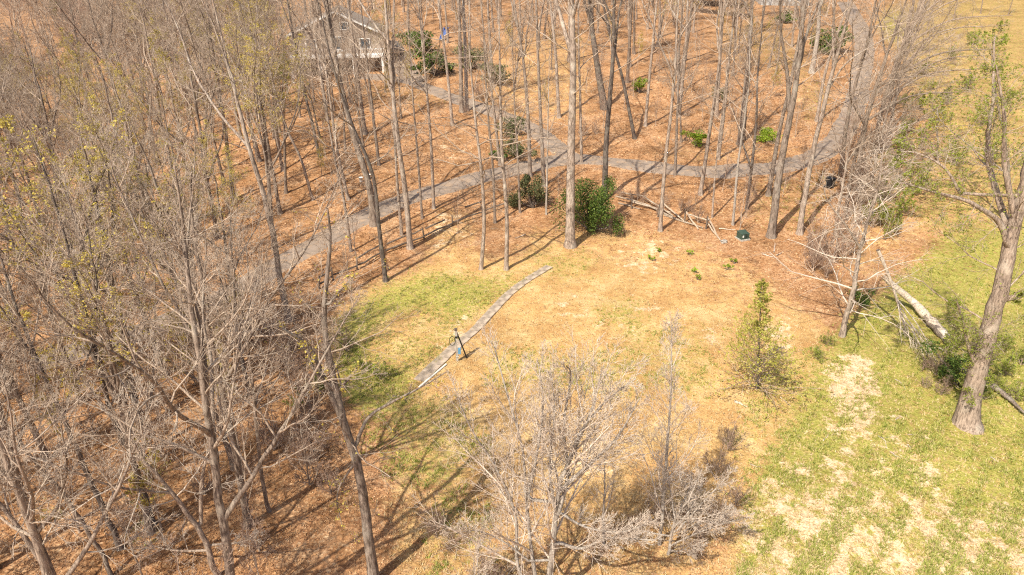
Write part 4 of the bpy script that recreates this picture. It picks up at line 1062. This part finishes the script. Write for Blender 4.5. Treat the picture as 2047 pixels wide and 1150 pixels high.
def cedar(px, py, top, label, seed):
    rng = np.random.default_rng(seed)
    foot, p, dep = line_from_px([(px, py), (px + 2, (py + top) / 2), (px + 6, top)], .1, rng, depth_wob=.03)
    e = empty('cedar_tree', foot, label, 'tree')
    h = p[-1, 2]
    rt = trunk_radius(p, .09, .1)
    g0 = Geo(); v, q = tube(p[None], rt[None], 7); g0.add(v, q); link('trunk', g0.mesh('trunk', M['bark_dark']), None, e)
    b1, r1, l1 = spawn(p[None], rt[None], np.array([h]), 60, .03, .55, 84, 50, .46, .07, .15, 6, .008, rng, shape=lambda q: np.clip(1.05 - .62 * q, .1, 1))
    b1t, r1t, l1t = spawn(p[None], rt[None], np.array([h]), 34, .55, .99, 62, 40, .24, .06, .15, 6, .008, rng, shape=lambda q: np.clip(.85 - .75 * q, .08, 1) * np.where(q < .22, .45, 1))
    b1 = np.concatenate([b1, b1t]); r1 = np.concatenate([r1, r1t]); l1 = np.concatenate([l1, l1t])
    b2, r2, l2 = spawn(b1, r1, l1, 6, .15, 1, 50, 35, .45, .04, .16, 4, .01, rng)
    g1 = Geo(); v, q = tube(b1, r1, 4); g1.add(v, q); v, q = tube(b2, r2, 3); g1.add(v, q); link('crown', g1.mesh('crown', M['twig']), None, e)
    b3, r3, l3 = spawn(b2, r2, l2, 6, .1, 1, 45, 35, .6, .05, .1, 3, .01, rng)
    c = np.concatenate([b3[:, 1], b3[:, 2], b2[:, 2:].reshape(-1, 3)]); c = c[rng.random(len(c)) < .75] + rng.normal(0, .03, (1, 3))
    lv, lq = leaf_cards(c, .12, rng); me = np_mesh('foliage', lv, lq, smooth_=False); me.materials.append(M['cedar']); link('foliage', me, None, e)
cedar(1516, 778, 556, 'small yellow green cedar with a spindly top between lawn and meadow', 431)

# ------------------------------------------------------------------ fallen trunk
def fallen():
    rng = np.random.default_rng(61)
    a = ground(1908, 698); b = ground(1822, 620); tip = onplane(1775, 562, b[1] + .8)
    base = a
    e = empty('fallen_tree', base, 'split pale fallen trunk lying in the meadow, bark stripped from its side', 'fallen tree')
    line = resample(np.array([a + [0, 0, .15], (a + b) / 2 + [0, 0, .38], b + [0, 0, .6], tip]), .3) - base
    rr = np.linspace(.34, .20, len(line)) * (1 + rng.normal(0, .08, len(line)))
    v, q = tube(line[None], rr[None], 10)
    v = v + rng.normal(0, .015, v.shape)
    g = Geo(); g.add(v, q); link('trunk', g.mesh('trunk', M['dead_wood']), None, e)
    n = len(line); sub = line[: n // 2]; v, q = tube((sub + [0, 0, -.03])[None], (rr[:n // 2] * 1.06)[None], 10)
    g = Geo(); g.add(v, q); link('bark', g.mesh('bark', M['bark']), None, e)
    mb = MB()
    for k in range(7):
        s_ = line[-1] + rng.normal(0, .10, 3); d = line[-1] - line[-3]
        mb.bar(s_ - d * .5, s_ + d * rng.uniform(.3, 1.1), .05, .008, 4)
    mb.build('splinter', M['dead_wood'], e)
    # broken limb hanging beside it
    f = ground(1812, 668)
    pp = np.array([onplane(x, y, f[1]) for x, y in [(1755, 500), (1768, 530), (1785, 575), (1800, 625), (1812, 668)]])
    g = Geo()
    line2 = resample(catmull(pp, 6), .2); line2 = line2[np.linspace(0, len(line2) - 1, 16).astype(int)]
    e2 = empty('broken_limb', f, 'pale broken limb propped upside down against the fallen trunk, twigs on the grass', 'branch')
    l2 = line2 - f; r2 = np.linspace(.11, .06, 16)
    v, q = tube(l2[None], r2[None], 7); g.add(v, q); link('limb', g.mesh('limb', M['twig_pale']), None, e2)
    ends = [(1800, 690), (1835, 700), (1870, 740), (1850, 730), (1818, 700), (1880, 745)]
    br = []
    for k, (x, y) in enumerate(ends):
        q_ = ground(x, y) + np.array([0, 0, .12]) - f; s_ = l2[9 + k % 5]
        w = np.linspace(0, 1, 7)[:, None]
        br.append(s_ * (1 - w) + q_ * w + np.array([0, 0, .35]) * np.sin(w * 3.14) + rng.normal(0, .03, (7, 3)))
    br = np.array(br); rb_ = np.tile(np.linspace(.04, .015, 7), (len(br), 1))
    g = Geo(); v, q = tube(br, rb_, 5); g.add(v, q)
    LLs = np.linalg.norm(br[:, -1] - br[:, 0], axis=1)
    b2, r2, l22 = spawn(br, rb_, LLs, 7, .3, 1, 30, 25, .35, -.04, .08, 4, .012, rng); v, q = tube(b2, r2, 3); g.add(v, q)
    b3, r3, _ = spawn(b2, r2, l22, 5, .3, 1, 35, 25, .5, -.03, .08, 3, .012, rng); v, q = tube(b3, r3, 3); g.add(v, q)
    link('twigs', g.mesh('twigs', M['twig_pale']), None, e2)
fallen()
# second leaning dead branch behind the big tree
def dead_branch(pxs, z, w, label, name='fallen_branch', group=None, seed=0, mat='twig_pale', twigs=True):
    rng = np.random.default_rng(seed)
    pts_ = np.array([ground(x, y) + [0, 0, z] for x, y in pxs]); o = pts_[0].copy()
    ln = resample(catmull(pts_, 6), .15); ln = ln[np.linspace(0, len(ln) - 1, 12).astype(int)] - o + rng.normal(0, .015, (12, 3))
    e = empty(name, o, label, 'branch', group)
    rr = np.linspace(w, w * .3, 12)
    g = Geo(); v, q = tube(ln[None], rr[None], 6); g.add(v, q); link('limb', g.mesh('limb', M[mat]), None, e)
    if twigs:
        b, r, l = spawn(ln[None], rr[None], np.array([np.linalg.norm(ln[-1] - ln[0])]), 7, .2, 1, 50, 30, .35, .0, .1, 4, .012, rng)
        b[..., 2] = np.maximum(b[..., 2], -z + .01)
        g = Geo(); v, q = tube(b, r, 3); g.add(v, q); link('twig', g.mesh('twig', M[mat]), None, e)
dead_branch([(1975, 775), (2010, 800), (2047, 835)], .25, .2, 'weathered grey log lying behind the massive leafing tree', 'fallen_log', seed=5, mat='bark')
for k, pp in enumerate([[(1645, 882), (1655, 872), (1662, 870)], [(1755, 872), (1768, 882), (1772, 898)], [(1815, 890), (1822, 902)], [(1780, 905), (1800, 918)], [(1815, 870), (1830, 870)],
                        [(1500, 930), (1520, 935)], [(1790, 760), (1800, 765), (1810, 780)], [(1560, 795), (1580, 812)], [(1980, 915), (1996, 925)], [(1790, 840), (1800, 832)]]):
    dead_branch(pp, .03, .025, 'bleached stick lying loose on the meadow grass', 'fallen_stick', 'sticks on the meadow', 90 + k)
dead_branch([(1470, 805), (1494, 815)], .05, .09, 'short white broken log at the meadow margin near the cedar', 'fallen_log', seed=12, mat='dead_wood', twigs=False)
for k, pp in enumerate([[(1525, 510), (1555, 518)], [(1553, 512), (1566, 504)], [(1547, 505), (1549, 488)], [(1050, 470), (1030, 478)]]):
    dead_branch(pp, .06, .05, 'dry pale fallen stick on the orange leaf bank', 'fallen_stick', 'sticks on the bank', 120 + k)

# ------------------------------------------------------------------ split rail fences
def rail_fence(label, posts, rails, seed, mat, post_mat, ph=1.15):
    """posts: pixels of the post feet; rails: (pixel a, height a, pixel b, height b)"""
    rng = np.random.default_rng(seed)
    o = ground(*posts[0]); e = empty('rail_fence', o, label, 'fence')
    for q in posts:
        f = ground(*q) - o
        MB().bar(f + [0, 0, -.1], f + [rng.normal(0, .05), rng.normal(0, .05), ph * rng.uniform(.85, 1.1)], .075, .06, 6).build('post', M[post_mat], e)
    for a, za, b, zb in rails:
        pa = ground(*a) - o + [0, 0, za]; pb = ground(*b) - o + [0, 0, zb]
        MB().bar(pa, pb, .075, .06, 6, .03, 4, rng).build('rail', M[mat], e)
    return e
rail_fence('collapsed split rail fence of pale grey rails across the top of the orange bank', [(1262, 418), (1315, 434), (1368, 446), (1411, 458)],
   [((1230, 403), .5, (1300, 418), .3), ((1262, 412), .4, (1340, 428), .15), ((1285, 405), .6, (1345, 436), .2), ((1300, 420), .3, (1362, 444), .1), ((1325, 418), .5, (1368, 446), .15), ((1328, 432), .08, (1405, 458), .1),
    ((1370, 436), .55, (1396, 460), .06), ((1374, 440), .5, (1415, 455), .6), ((1412, 450), .7, (1440, 482), .06), ((1414, 455), .4, (1436, 478), .06), ((1240, 395), .5, (1290, 404), .5), ((1236, 408), .1, (1280, 420), .08)], 21, 'rail', 'rail_dark')
rail_fence('long low split rail fence running along the bank between lawn and driveway', [(848, 478), (761, 513), (714, 540), (666, 560), (638, 578), (905, 452), (965, 432)],
   [((848, 478), .25, (906, 452), .3), ((852, 474), .75, (890, 455), .7), ((906, 452), .35, (968, 432), .4), ((930, 432), .8, (966, 420), .8), ((968, 430), .4, (1040, 405), .4), ((770, 508), .3, (848, 479), .25), ((775, 504), .7, (845, 474), .7), ((716, 538), .35, (768, 511), .35), ((718, 535), .8, (762, 508), .8),
    ((668, 558), .35, (714, 540), .35), ((640, 576), .35, (666, 560), .35), ((642, 574), .8, (666, 558), .8)], 22, 'rail_dark', 'rail_dark')
rail_fence('short reddish wooden rail fence below the upper house', [(1560, 27), (1578, 28), (1594, 29)],
   [((1560, 27), .5, (1578, 28), .5), ((1560, 27), 1.0, (1578, 28), 1.0), ((1578, 28), .5, (1594, 29), .5), ((1578, 28), 1.0, (1594, 29), 1.0)], 23, 'rail', 'rail')

# fallen pale pole beyond the fence end
dead_branch([(1437, 459), (1470, 461)], .08, .06, 'straight pale pole lying on leaves beside the transformer', 'fallen_pole', seed=31, mat='dead_wood', twigs=False)

# ------------------------------------------------------------------ small things on the lot
M['utility_green'] = simple('utility_green_paint', (0.05, 0.08, 0.06), 0.5, 0.2, 4.0)
M['white_paint'] = simple('white_sticker_paint', (0.80, 0.79, 0.75), 0.5, 0.05)
M['grey_pad'] = simple('grey_pad', (0.45, 0.42, 0.37), 0.9, 0.2)
M['black_plastic'] = simple('black_plastic', (0.025, 0.027, 0.032), 0.4, 0.3)
M['pipe_white'] = simple('white_pipe', (0.78, 0.76, 0.68), 0.45, 0.08)
M['blue_plastic'] = simple('blue_plastic', (0.03, 0.13, 0.42), 0.35, 0.15)
M['light_blue'] = simple('light_blue_plastic', (0.12, 0.32, 0.52), 0.35, 0.15)
M['hose'] = simple('dark_green_hose', (0.03, 0.045, 0.03), 0.5, 0.2)
M['old_wood'] = bark_mat('grey_post_wood', (0.30, 0.26, 0.22), (0.62, 0.57, 0.50), (0.68, 0.64, 0.58), 0.1)
M['stone'] = simple('field_stone', (0.40, 0.37, 0.33), 0.9, 0.3, 5.0, bump=.4)
M['dark_stone'] = simple('dark_stone', (0.11, 0.075, 0.055), 0.95, 0.5, 4.0, bump=.5)

def transformer():
    q = ground(1484, 478)
    e = empty('transformer_box', q, 'dark green pad mounted transformer with a white sticker on the leafy bank', 'transformer', rz=.35)
    e.scale = (.8, .8, .8)
    MB().box((0, 0, .05), (1.1, 1.1, .16)).build('pad', M['grey_pad'], e)
    w, d, h = .92, .86, .66
    MB().add([(-w/2, -d/2, .13), (w/2, -d/2, .13), (w/2, d/2, .13), (-w/2, d/2, .13), (-w/2, -d/2, .13+h*.8), (w/2, -d/2, .13+h*.8), (w/2, d/2, .13+h), (-w/2, d/2, .13+h)],
             [(3, 2, 1, 0), (4, 5, 6, 7), (0, 1, 5, 4), (1, 2, 6, 5), (2, 3, 7, 6), (3, 0, 4, 7)]).build('cabinet', M['utility_green'], e)
    MB().box((0, .02, .13 + h * .93), (w + .06, d + .05, .04), rx=math.atan2(h * .2, d)).build('lid', M['utility_green'], e)
    MB().box((-.28, -d/2 - .008, .45), (.16, .012, .22)).build('sticker', M['white_paint'], e)
    MB().box((.02, -d/2 - .012, .42), (.03, .02, .52)).build('door_seam', M['black_plastic'], e)
    MB().box((.12, -d/2 - .02, .40), (.06, .035, .12)).build('latch', M['black_plastic'], e)
transformer()

def stone_at(px, py, size, label, seed):
    rng = np.random.default_rng(seed)
    q = ground(px, py)
    u = np.linspace(0, np.pi, 7); v = np.linspace(0, 2 * np.pi, 11)[:-1]
    uu, vv = np.meshgrid(u, v, indexing='ij')
    r = 1 + rng.normal(0, .12, uu.shape)
    P = np.stack([np.sin(uu) * np.cos(vv) * r, np.sin(uu) * np.sin(vv) * r * .8, np.cos(uu) * .55 * r], -1) * size
    a, b = np.meshgrid(np.arange(6), np.arange(10), indexing='ij'); b2 = (b + 1) % 10
    Qs = np.stack([a * 10 + b, (a + 1) * 10 + b, (a + 1) * 10 + b2, a * 10 + b2], -1).reshape(-1, 4)
    me = np_mesh('stone', P.reshape(-1, 3) + [0, 0, size * .3], Qs, smooth_=False)
    return tag(link('stone', me, M['stone'], None, q), label, 'stone')
stone_at(1447, 485, .3, 'single pale grey stone on the leaves near the fence end', 3)

def bin_at():
    q = ground(1658, 376)
    e = empty('trash_bin', q, 'small black wheeled trash bin among trees beside the driveway', 'bin', rz=.5)
    s_ = 1.0
    MB().add([(-.24, -.24, 0.05), (.24, -.24, 0.05), (.24, .28, 0.05), (-.24, .28, 0.05), (-.30, -.32, .92), (.30, -.32, .92), (.30, .34, .98), (-.30, .34, .98)],
             [(3, 2, 1, 0), (4, 5, 6, 7), (0, 1, 5, 4), (1, 2, 6, 5), (2, 3, 7, 6), (3, 0, 4, 7)]).build('body', M['black_plastic'], e)
    MB().box((0, .0, .99), (.66, .74, .06), rx=.08).build('lid', M['black_plastic'], e)
    MB().bar((-.28, .42, .93), (.28, .42, .93), .02).build('handle', M['black_plastic'], e)
    for x in (-.27, .27): MB().bar((x - .03, .27, .12), (x + .03, .27, .12), .13, n=12).build('wheel', M['black_plastic'], e)
bin_at()

def bucket(px, py, label, rz):
    q = ground(px, py); e = empty('bucket', q, label, 'bucket', rz=rz)
    g = Geo()
    prof = [(.15, .02), (.19, .44), (.20, .44), (.20, .47), (.185, .47), (.14, .05), (.001, .05)]
    a = np.arange(16) * 2 * np.pi / 16
    V_ = np.array([[r * math.cos(t), r * math.sin(t), z] for r, z in prof for t in a])
    i, j = np.meshgrid(np.arange(len(prof) - 1), np.arange(16), indexing='ij'); j2_ = (j + 1) % 16
    g.add(V_, np.stack([i * 16 + j, i * 16 + j2_, (i + 1) * 16 + j2_, (i + 1) * 16 + j], -1).reshape(-1, 4))
    link('body', g.mesh('body', M['white_paint']), None, e)
    h = MB()
    ps = [(.2 * math.cos(t), -.02, .44 + .17 * math.sin(t)) for t in np.linspace(0, math.pi, 9)]
    for k in range(8): h.bar(ps[k], ps[k + 1], .008, n=5)
    h.build('handle', M['black_plastic'], e)
bucket(722, 364, 'upright white plastic bucket on the leaves above the driveway', .3)
bucket(738, 358, 'second white plastic bucket tucked behind a broad trunk above the driveway', 1.2)

def post():
    q = ground(914, 722)
    e = empty('utility_post', q, 'weathered pale post with dark brace and hose loop standing beside the path', 'post', rz=.1)
    MB().box((0, 0, .98), (.13, .11, 2.2)).build('upright', M['old_wood'], e)
    MB().box((-.01, 0, 2.14), (.17, .15, .12)).build('cap', M['rail_dark'], e)
    MB().bar((.03, 0, 1.98), (.58, .28, .0), .045, .045, 6).build('brace', M['black_plastic'], e)
    MB().box((.0, -.075, 1.66), (.16, .04, .1)).build('bracket', M['black_plastic'], e)
    lp = MB()
    c = [(-.24 + .17 * math.cos(t), -.06, 1.42 + .30 * math.sin(t)) for t in np.linspace(0, 2 * math.pi, 15)]
    for k in range(14): lp.bar(c[k], c[k + 1], .02, n=6)
    lp.build('hose_loop', M['hose'], e)
    t_ = MB().box((.15, -.02, .70), (.16, .12, .38)); t_.build('meter_box', M['light_blue'], e)
    MB().box((.02, -.03, .33), (.17, .14, .06)).build('strap', M['grey_pad'], e)
post()

qa, qb = ground(838, 776), ground(892, 730)
pipe = MB().bar((qa - qa) + [0, 0, .06], (qb - qa) + [0, 0, .06], .055, .055, 10)
tag(pipe.build('pipe', M['pipe_white'], None, qa), 'long straight white pipe lying on grass beside the lower end of the path', 'pipe')

def tarp():
    q = ground(889, 78)
    e = empty('play_slide', q, 'bright blue plastic slide standing on the leafy hillside above the house drive', 'slide', rz=-.25)
    for x in (-.36, .36): MB().add([(x - .05, -1.4, .12), (x + .05, -1.4, .12), (x + .05, 1.0, 1.35), (x - .05, 1.0, 1.35), (x - .05, -1.4, .38), (x + .05, -1.4, .38), (x + .05, 1.0, 1.75), (x - .05, 1.0, 1.75)],
             [(3, 2, 1, 0), (4, 5, 6, 7), (0, 1, 5, 4), (1, 2, 6, 5), (2, 3, 7, 6), (3, 0, 4, 7)]).build('side_rail', M['blue_plastic'], e)
    MB().box((0, -.2, .80), (.66, 2.6, .05), rx=math.atan2(1.23, 2.4)).build('chute', M['blue_plastic'], e)
    MB().box((0, -1.62, .13), (.78, .6, .1)).build('runout', M['light_blue'], e)
    for x in (-.33, .33): MB().bar((x, 1.05, -.05), (x, 1.05, 1.7), .05).build('leg', M['blue_plastic'], e)
    for z in (.35, .75, 1.15): MB().bar((-.33, 1.05, z), (.33, 1.05, z), .035).build('rung', M['light_blue'], e)
tarp()

# ------------------------------------------------------------------ parked car
M['car_paint'] = simple('dark_blue_car_paint', (0.03, 0.04, 0.06), 0.25, 0.1)
M['car_glass'] = simple('car_glass', (0.10, 0.14, 0.19), 0.08, 0.05)
M['chrome'] = simple('bright_trim', (0.75, 0.77, 0.80), 0.2, 0.05, metal=.8)
M['rubber'] = simple('tyre_rubber', (0.02, 0.02, 0.02), 0.8, 0.2)
def car():
    q = ground(788, 108)
    e = empty('parked_car', q, 'dark blue parked vehicle nose on to the lot beside the house', 'car', rz=math.radians(-62))
    fr = lambda u, v, w: (u, v, w)
    MB().prism([(-2.3, .45), (-2.35, .95), (-2.2, 1.08), (-.2, 1.12), (1.0, 1.10), (2.1, .98), (2.3, .80), (2.3, .45)], 1.84, fr).build('body', M['car_paint'], e)
    MB().prism([(-2.1, 1.085), (-1.85, 1.72), (-.1, 1.76), (.95, 1.105)], 1.56, fr).build('cabin', M['car_glass'], e)
    MB().prism([(-1.9, 1.70), (-1.8, 1.79), (-.2, 1.82), (.05, 1.74)], 1.6, fr).build('roof', M['car_paint'], e)
    for s_ in (-1, 1):
        MB().bar((-1.0, s_ * .79, 1.1), (-1.0, s_ * .72, 1.74), .04).build('pillar', M['car_paint'], e)
        MB().box((2.3, s_ * .68, .82), (.08, .34, .15)).build('headlight', M['chrome'], e)
        MB().box((.75, s_ * 1.0, 1.16), (.12, .2, .14)).build('mirror', M['car_paint'], e)
        for x in (-1.45, 1.45):
            w = MB().bar((x, s_ * .72, .34), (x, s_ * .95, .34), .34, n=18).build('wheel', M['rubber'], e)
            MB().bar((x, s_ * .952, .34), (x, s_ * .965, .34), .2, n=14).build('rim', M['chrome'], w)
    MB().box((2.31, 0, .80), (.06, .9, .13)).build('grille', M['black_plastic'], e)
    MB().box((2.33, 0, .55), (.10, 1.7, .16)).build('bumper', M['chrome'], e)
car()

# ------------------------------------------------------------------ houses
M['siding'] = simple('tan_siding', (0.36, 0.29, 0.235), 0.85, 0.12, 2.0)
M['roof'] = simple('brown_grey_shingle', (0.29, 0.24, 0.20), 0.95, 0.3, 3.0, bump=.3)
M['trim'] = simple('white_trim', (0.80, 0.78, 0.75), 0.6, 0.05)
M['glass'] = simple('window_glass', (0.06, 0.075, 0.09), 0.1, 0.1)
M['dark_open'] = simple('dark_garage_door', (0.06, 0.055, 0.05), 0.8, 0.2)
M['grey_siding'] = simple('grey_siding', (0.42, 0.42, 0.41), 0.8, 0.1, 2.0)

def house(name, label, loc, rz, W_, D_, H1, rise, wall, deck=True):
    e = empty(name, loc, label, 'house', rz=rz)
    over = .45
    # gabled wall shell: front gable faces -y
    MB().prism([(-W_/2, -1.5), (W_/2, -1.5), (W_/2, H1), (0, H1 + rise), (-W_/2, H1)], D_, lambda u, v, w: (u, v + D_/2, w)).build('wall', M[wall], e)
    sl = math.atan2(rise, W_/2)
    for s_ in (-1, 1):
        L = (W_/2 + over) / math.cos(sl); t = .16
        c = ((W_/2 + over) / 2 * s_, D_/2, H1 + rise - (W_/2 + over) / 2 * math.tan(sl) + .13)
        o = MB().box((0, 0, 0), (L, D_ + 2 * over, t)).build('roof', M['roof'], e); o.location = c; o.rotation_euler = (0, s_ * sl, 0)
        f = MB().box((0, 0, 0), (L, .06, .24)).build('rake_board', M['trim'], e); f.location = (c[0], -over - .035, c[2] - .02); f.rotation_euler = (0, s_ * sl, 0)
        MB().box((s_ * (W_/2 + over - .02), D_/2, H1 - over * math.tan(sl) + .02), (.1, D_ + 2 * over, .18)).build('gutter', M['trim'], e)
    def window(x, z, w, h):
        f = MB()
        for dx in (-w/2, w/2): f.box((x + dx, -.03, z), (.1, .1, h + .1))
        for dz in (-h/2, h/2): f.box((x, -.035, z + dz), (w + .1, .1, .1))
        o = f.build('window', M['trim'], e)
        MB().box((x, -.012, z), (w - .06, .03, h - .06)).build('pane', M['glass'], o)
    return e, window
h1, win = house('tan_house', 'tan two storey gabled house with white trim and deck, half hidden in the wood', HOUSE + [0, 2.5, 0], math.radians(9), 13.0, 11.0, 5.2, 3.0, 'siding')
win(1.2, 6.4, 1.1, 1.0); win(-3.6, 4.0, 1.4, 1.3); win(3.9, 4.0, 1.4, 1.3); win(.2, 4.0, 1.6, 1.9)
dk = MB().box((0, -1.55, 2.55), (13.2, 3.0, .22)).build('deck', M['trim'], h1)
rl = MB().box((0, -3.0, 3.62), (13.2, .1, .12))
for k in range(34): rl.box((-6.4 + k * .39, -3.0, 3.12), (.07, .06, .92))
rl.build('railing', M['trim'], dk)
for x in (-6.3, -2.2, 2.3, 6.3): MB().box((x, -2.9, .85), (.42, .34, 3.2)).build('column', M['trim'], h1)
for x in (-3.9, .2): MB().box((x, -.04, 1.0), (3.2, .09, 2.3)).build('garage_door', M['dark_open'], h1)
gd = MB().box((4.6, -.05, 1.0), (1.0, .1, 2.1)).build('door', M['trim'], h1)
MB().bar((4.25, -.12, 1.0), (4.25, -.18, 1.0), .05).build('handle', M['black_plastic'], gd)
MB().box((-3.0, 6.0, 8.2), (.9, .9, 2.2)).build('chimney', M['dark_stone'], h1)
h2, win2 = house('grey_house', 'pale grey house at the head of the driveway, only its lower wall showing', UPHOUSE + [0, 2.0, 0], math.radians(-8), 10.0, 9.0, 3.2, 2.6, 'grey_siding')
win2(2.6, 1.7, 1.2, 1.3)
d2 = MB().box((-.9, -.05, 1.0), (1.0, .1, 2.1)).build('door', M['dark_open'], h2)
MB().bar((-1.25, -.12, 1.0), (-1.25, -.18, 1.0), .05).build('handle', M['trim'], d2)

# terraced stone walls on the hillside
def stone_wall(pxa, pxb, n, rows, label, seed):
    rng = np.random.default_rng(seed)
    a = ground(*pxa); b = ground(*pxb)
    e = empty('stone_wall', a, label, 'wall')
    meshes = []
    for k in range(5):
        mb = MB().box((0, 0, 0), (1, 1, 1)); mb.v = [tuple(np.array(v) * rng.uniform(.8, 1.1, 3)) for v in mb.v]; me = mb.mesh('stone'); me.materials.append(M['dark_stone']); meshes.append(me)
    L = np.linalg.norm(b - a) / n; d = math.atan2(b[1] - a[1], b[0] - a[0])
    for r in range(rows):
        for i in range(n):
            t = (i + .5 * (r % 2)) / n; p = a + (b - a) * t; p[2] = float(Z(p[0], p[1]))
            o = link('stone', meshes[rng.integers(5)], None, e, p - a + [0, r * .12, .18 + r * .34])
            o.scale = (L * rng.uniform(.9, 1.06), .5, .36 * rng.uniform(.9, 1.1)); o.rotation_euler = (0, 0, d + rng.normal(0, .08))
stone_wall((1388, 24), (1502, 36), 18, 2, 'lower dark stone terrace wall on the hillside below the upper house', 41)
stone_wall((1392, 10), (1500, 18), 18, 3, 'upper dark stone terrace wall on the hillside below the upper house', 42)

# ------------------------------------------------------------------ leaf litter and grass that nobody could count
def cover_stuff():
    rng = np.random.default_rng(2024)
    n = 170000
    px = rng.uniform(-30, W + 30, n); py = rng.uniform(150, H_ + 40, n)
    P = ground_many(px, py)
    g = sample_map(COVER['green'], px, py); t = sample_map(COVER['tan'], px, py); st = sample_map(COVER['straw'], px, py)
    rd = np.full(n, 99.0)
    for k in range(0, len(ALL_ROAD), 2):
        rd = np.minimum(rd, np.hypot(P[:, 0] - ALL_ROAD[k, 0], P[:, 1] - ALL_ROAD[k, 1]))
    off_road = rd > 1.7
    size = np.clip(np.hypot(P[:, 0], P[:, 1]) / 45, .7, 2.0)
    u = rng.random(n)
    drift = np.sin(P[:, 0] * .9 + 2 * np.sin(P[:, 1] * .37)) * np.sin(P[:, 1] * .8 + 1.5 * np.sin(P[:, 0] * .5)) + rng.normal(0, .45, n)
    litter = (u > g * .9 + t * .95) & (drift > -.35) & (off_road | (rng.random(n) < np.where(rd > 1.05, .5, .10)))
    c = P[litter] + [0, 0, .035]; lift = np.where(off_road[litter], 0, .07); c[:, 2] += lift
    v, q = leaf_cards(c, .115, rng, up=.75)
    s_ = np.repeat(size[litter], 4)[:, None]; cc = np.repeat(c, 4, axis=0)
    v = cc + (v - cc) * s_
    tag(link('leaf_litter', np_mesh('leaf_litter', v, q, smooth_=False), M['litter_leaf']), 'orange brown fallen leaves carpeting the wood and bank', 'leaves', kind='stuff')
    # clumped grass: noise decides where tufts gather
    def lumps(p, f, ph): return np.sin(p[:, 0] * f + ph) * np.sin(p[:, 1] * f * 1.13 + 1.7 * ph) + .6 * np.sin(p[:, 0] * f * 2.3 - p[:, 1] * f * 1.9 + ph)
    def blades(c, h, w, m_, name, label):
        n_ = len(c); K = 5
        cc_ = np.repeat(c, K, axis=0) + rng.normal(0, .05, (n_ * K, 3)) * [1, 1, 0]
        a = rng.random(n_ * K) * 6.28; d = np.stack([np.cos(a), np.sin(a), np.zeros(n_ * K)], -1)
        lean = rng.uniform(.2, 1.1, n_ * K)[:, None]; hh = (h * rng.uniform(.5, 1.3, n_ * K))[:, None]
        side = np.stack([-d[:, 1], d[:, 0], d[:, 2]], -1) * w
        v_ = np.stack([cc_ - side, cc_ + side, cc_ + d * lean * hh + [0, 0, 1] * hh * .8], 1).reshape(-1, 3)
        t_ = np.arange(n_ * K * 3).reshape(-1, 3)
        me = np_mesh(name, v_, None, t_, smooth_=False); me.materials.append(m_)
        tag(link(name, me), label, 'grass', kind='stuff')
    lp = lumps(P, 1.1, .7) + lumps(P, 2.7, 2.1) * .8
    gr = (g > .22) & (rng.random(n) < g * .9) & (lp > .15) & off_road
    blades(P[gr], .17, .02, M['grass_blade'], 'grass', 'short green spring grass tufts on lawn and meadow')
    dry = ((t > .3) | (st > .3)) & (rng.random(n) < np.maximum(t * .34, st * .6)) & off_road
    blades(P[dry], .13, .018, M['straw_blade'], 'dry_grass', 'dry straw coloured grass on lawn and meadow')
cover_stuff()
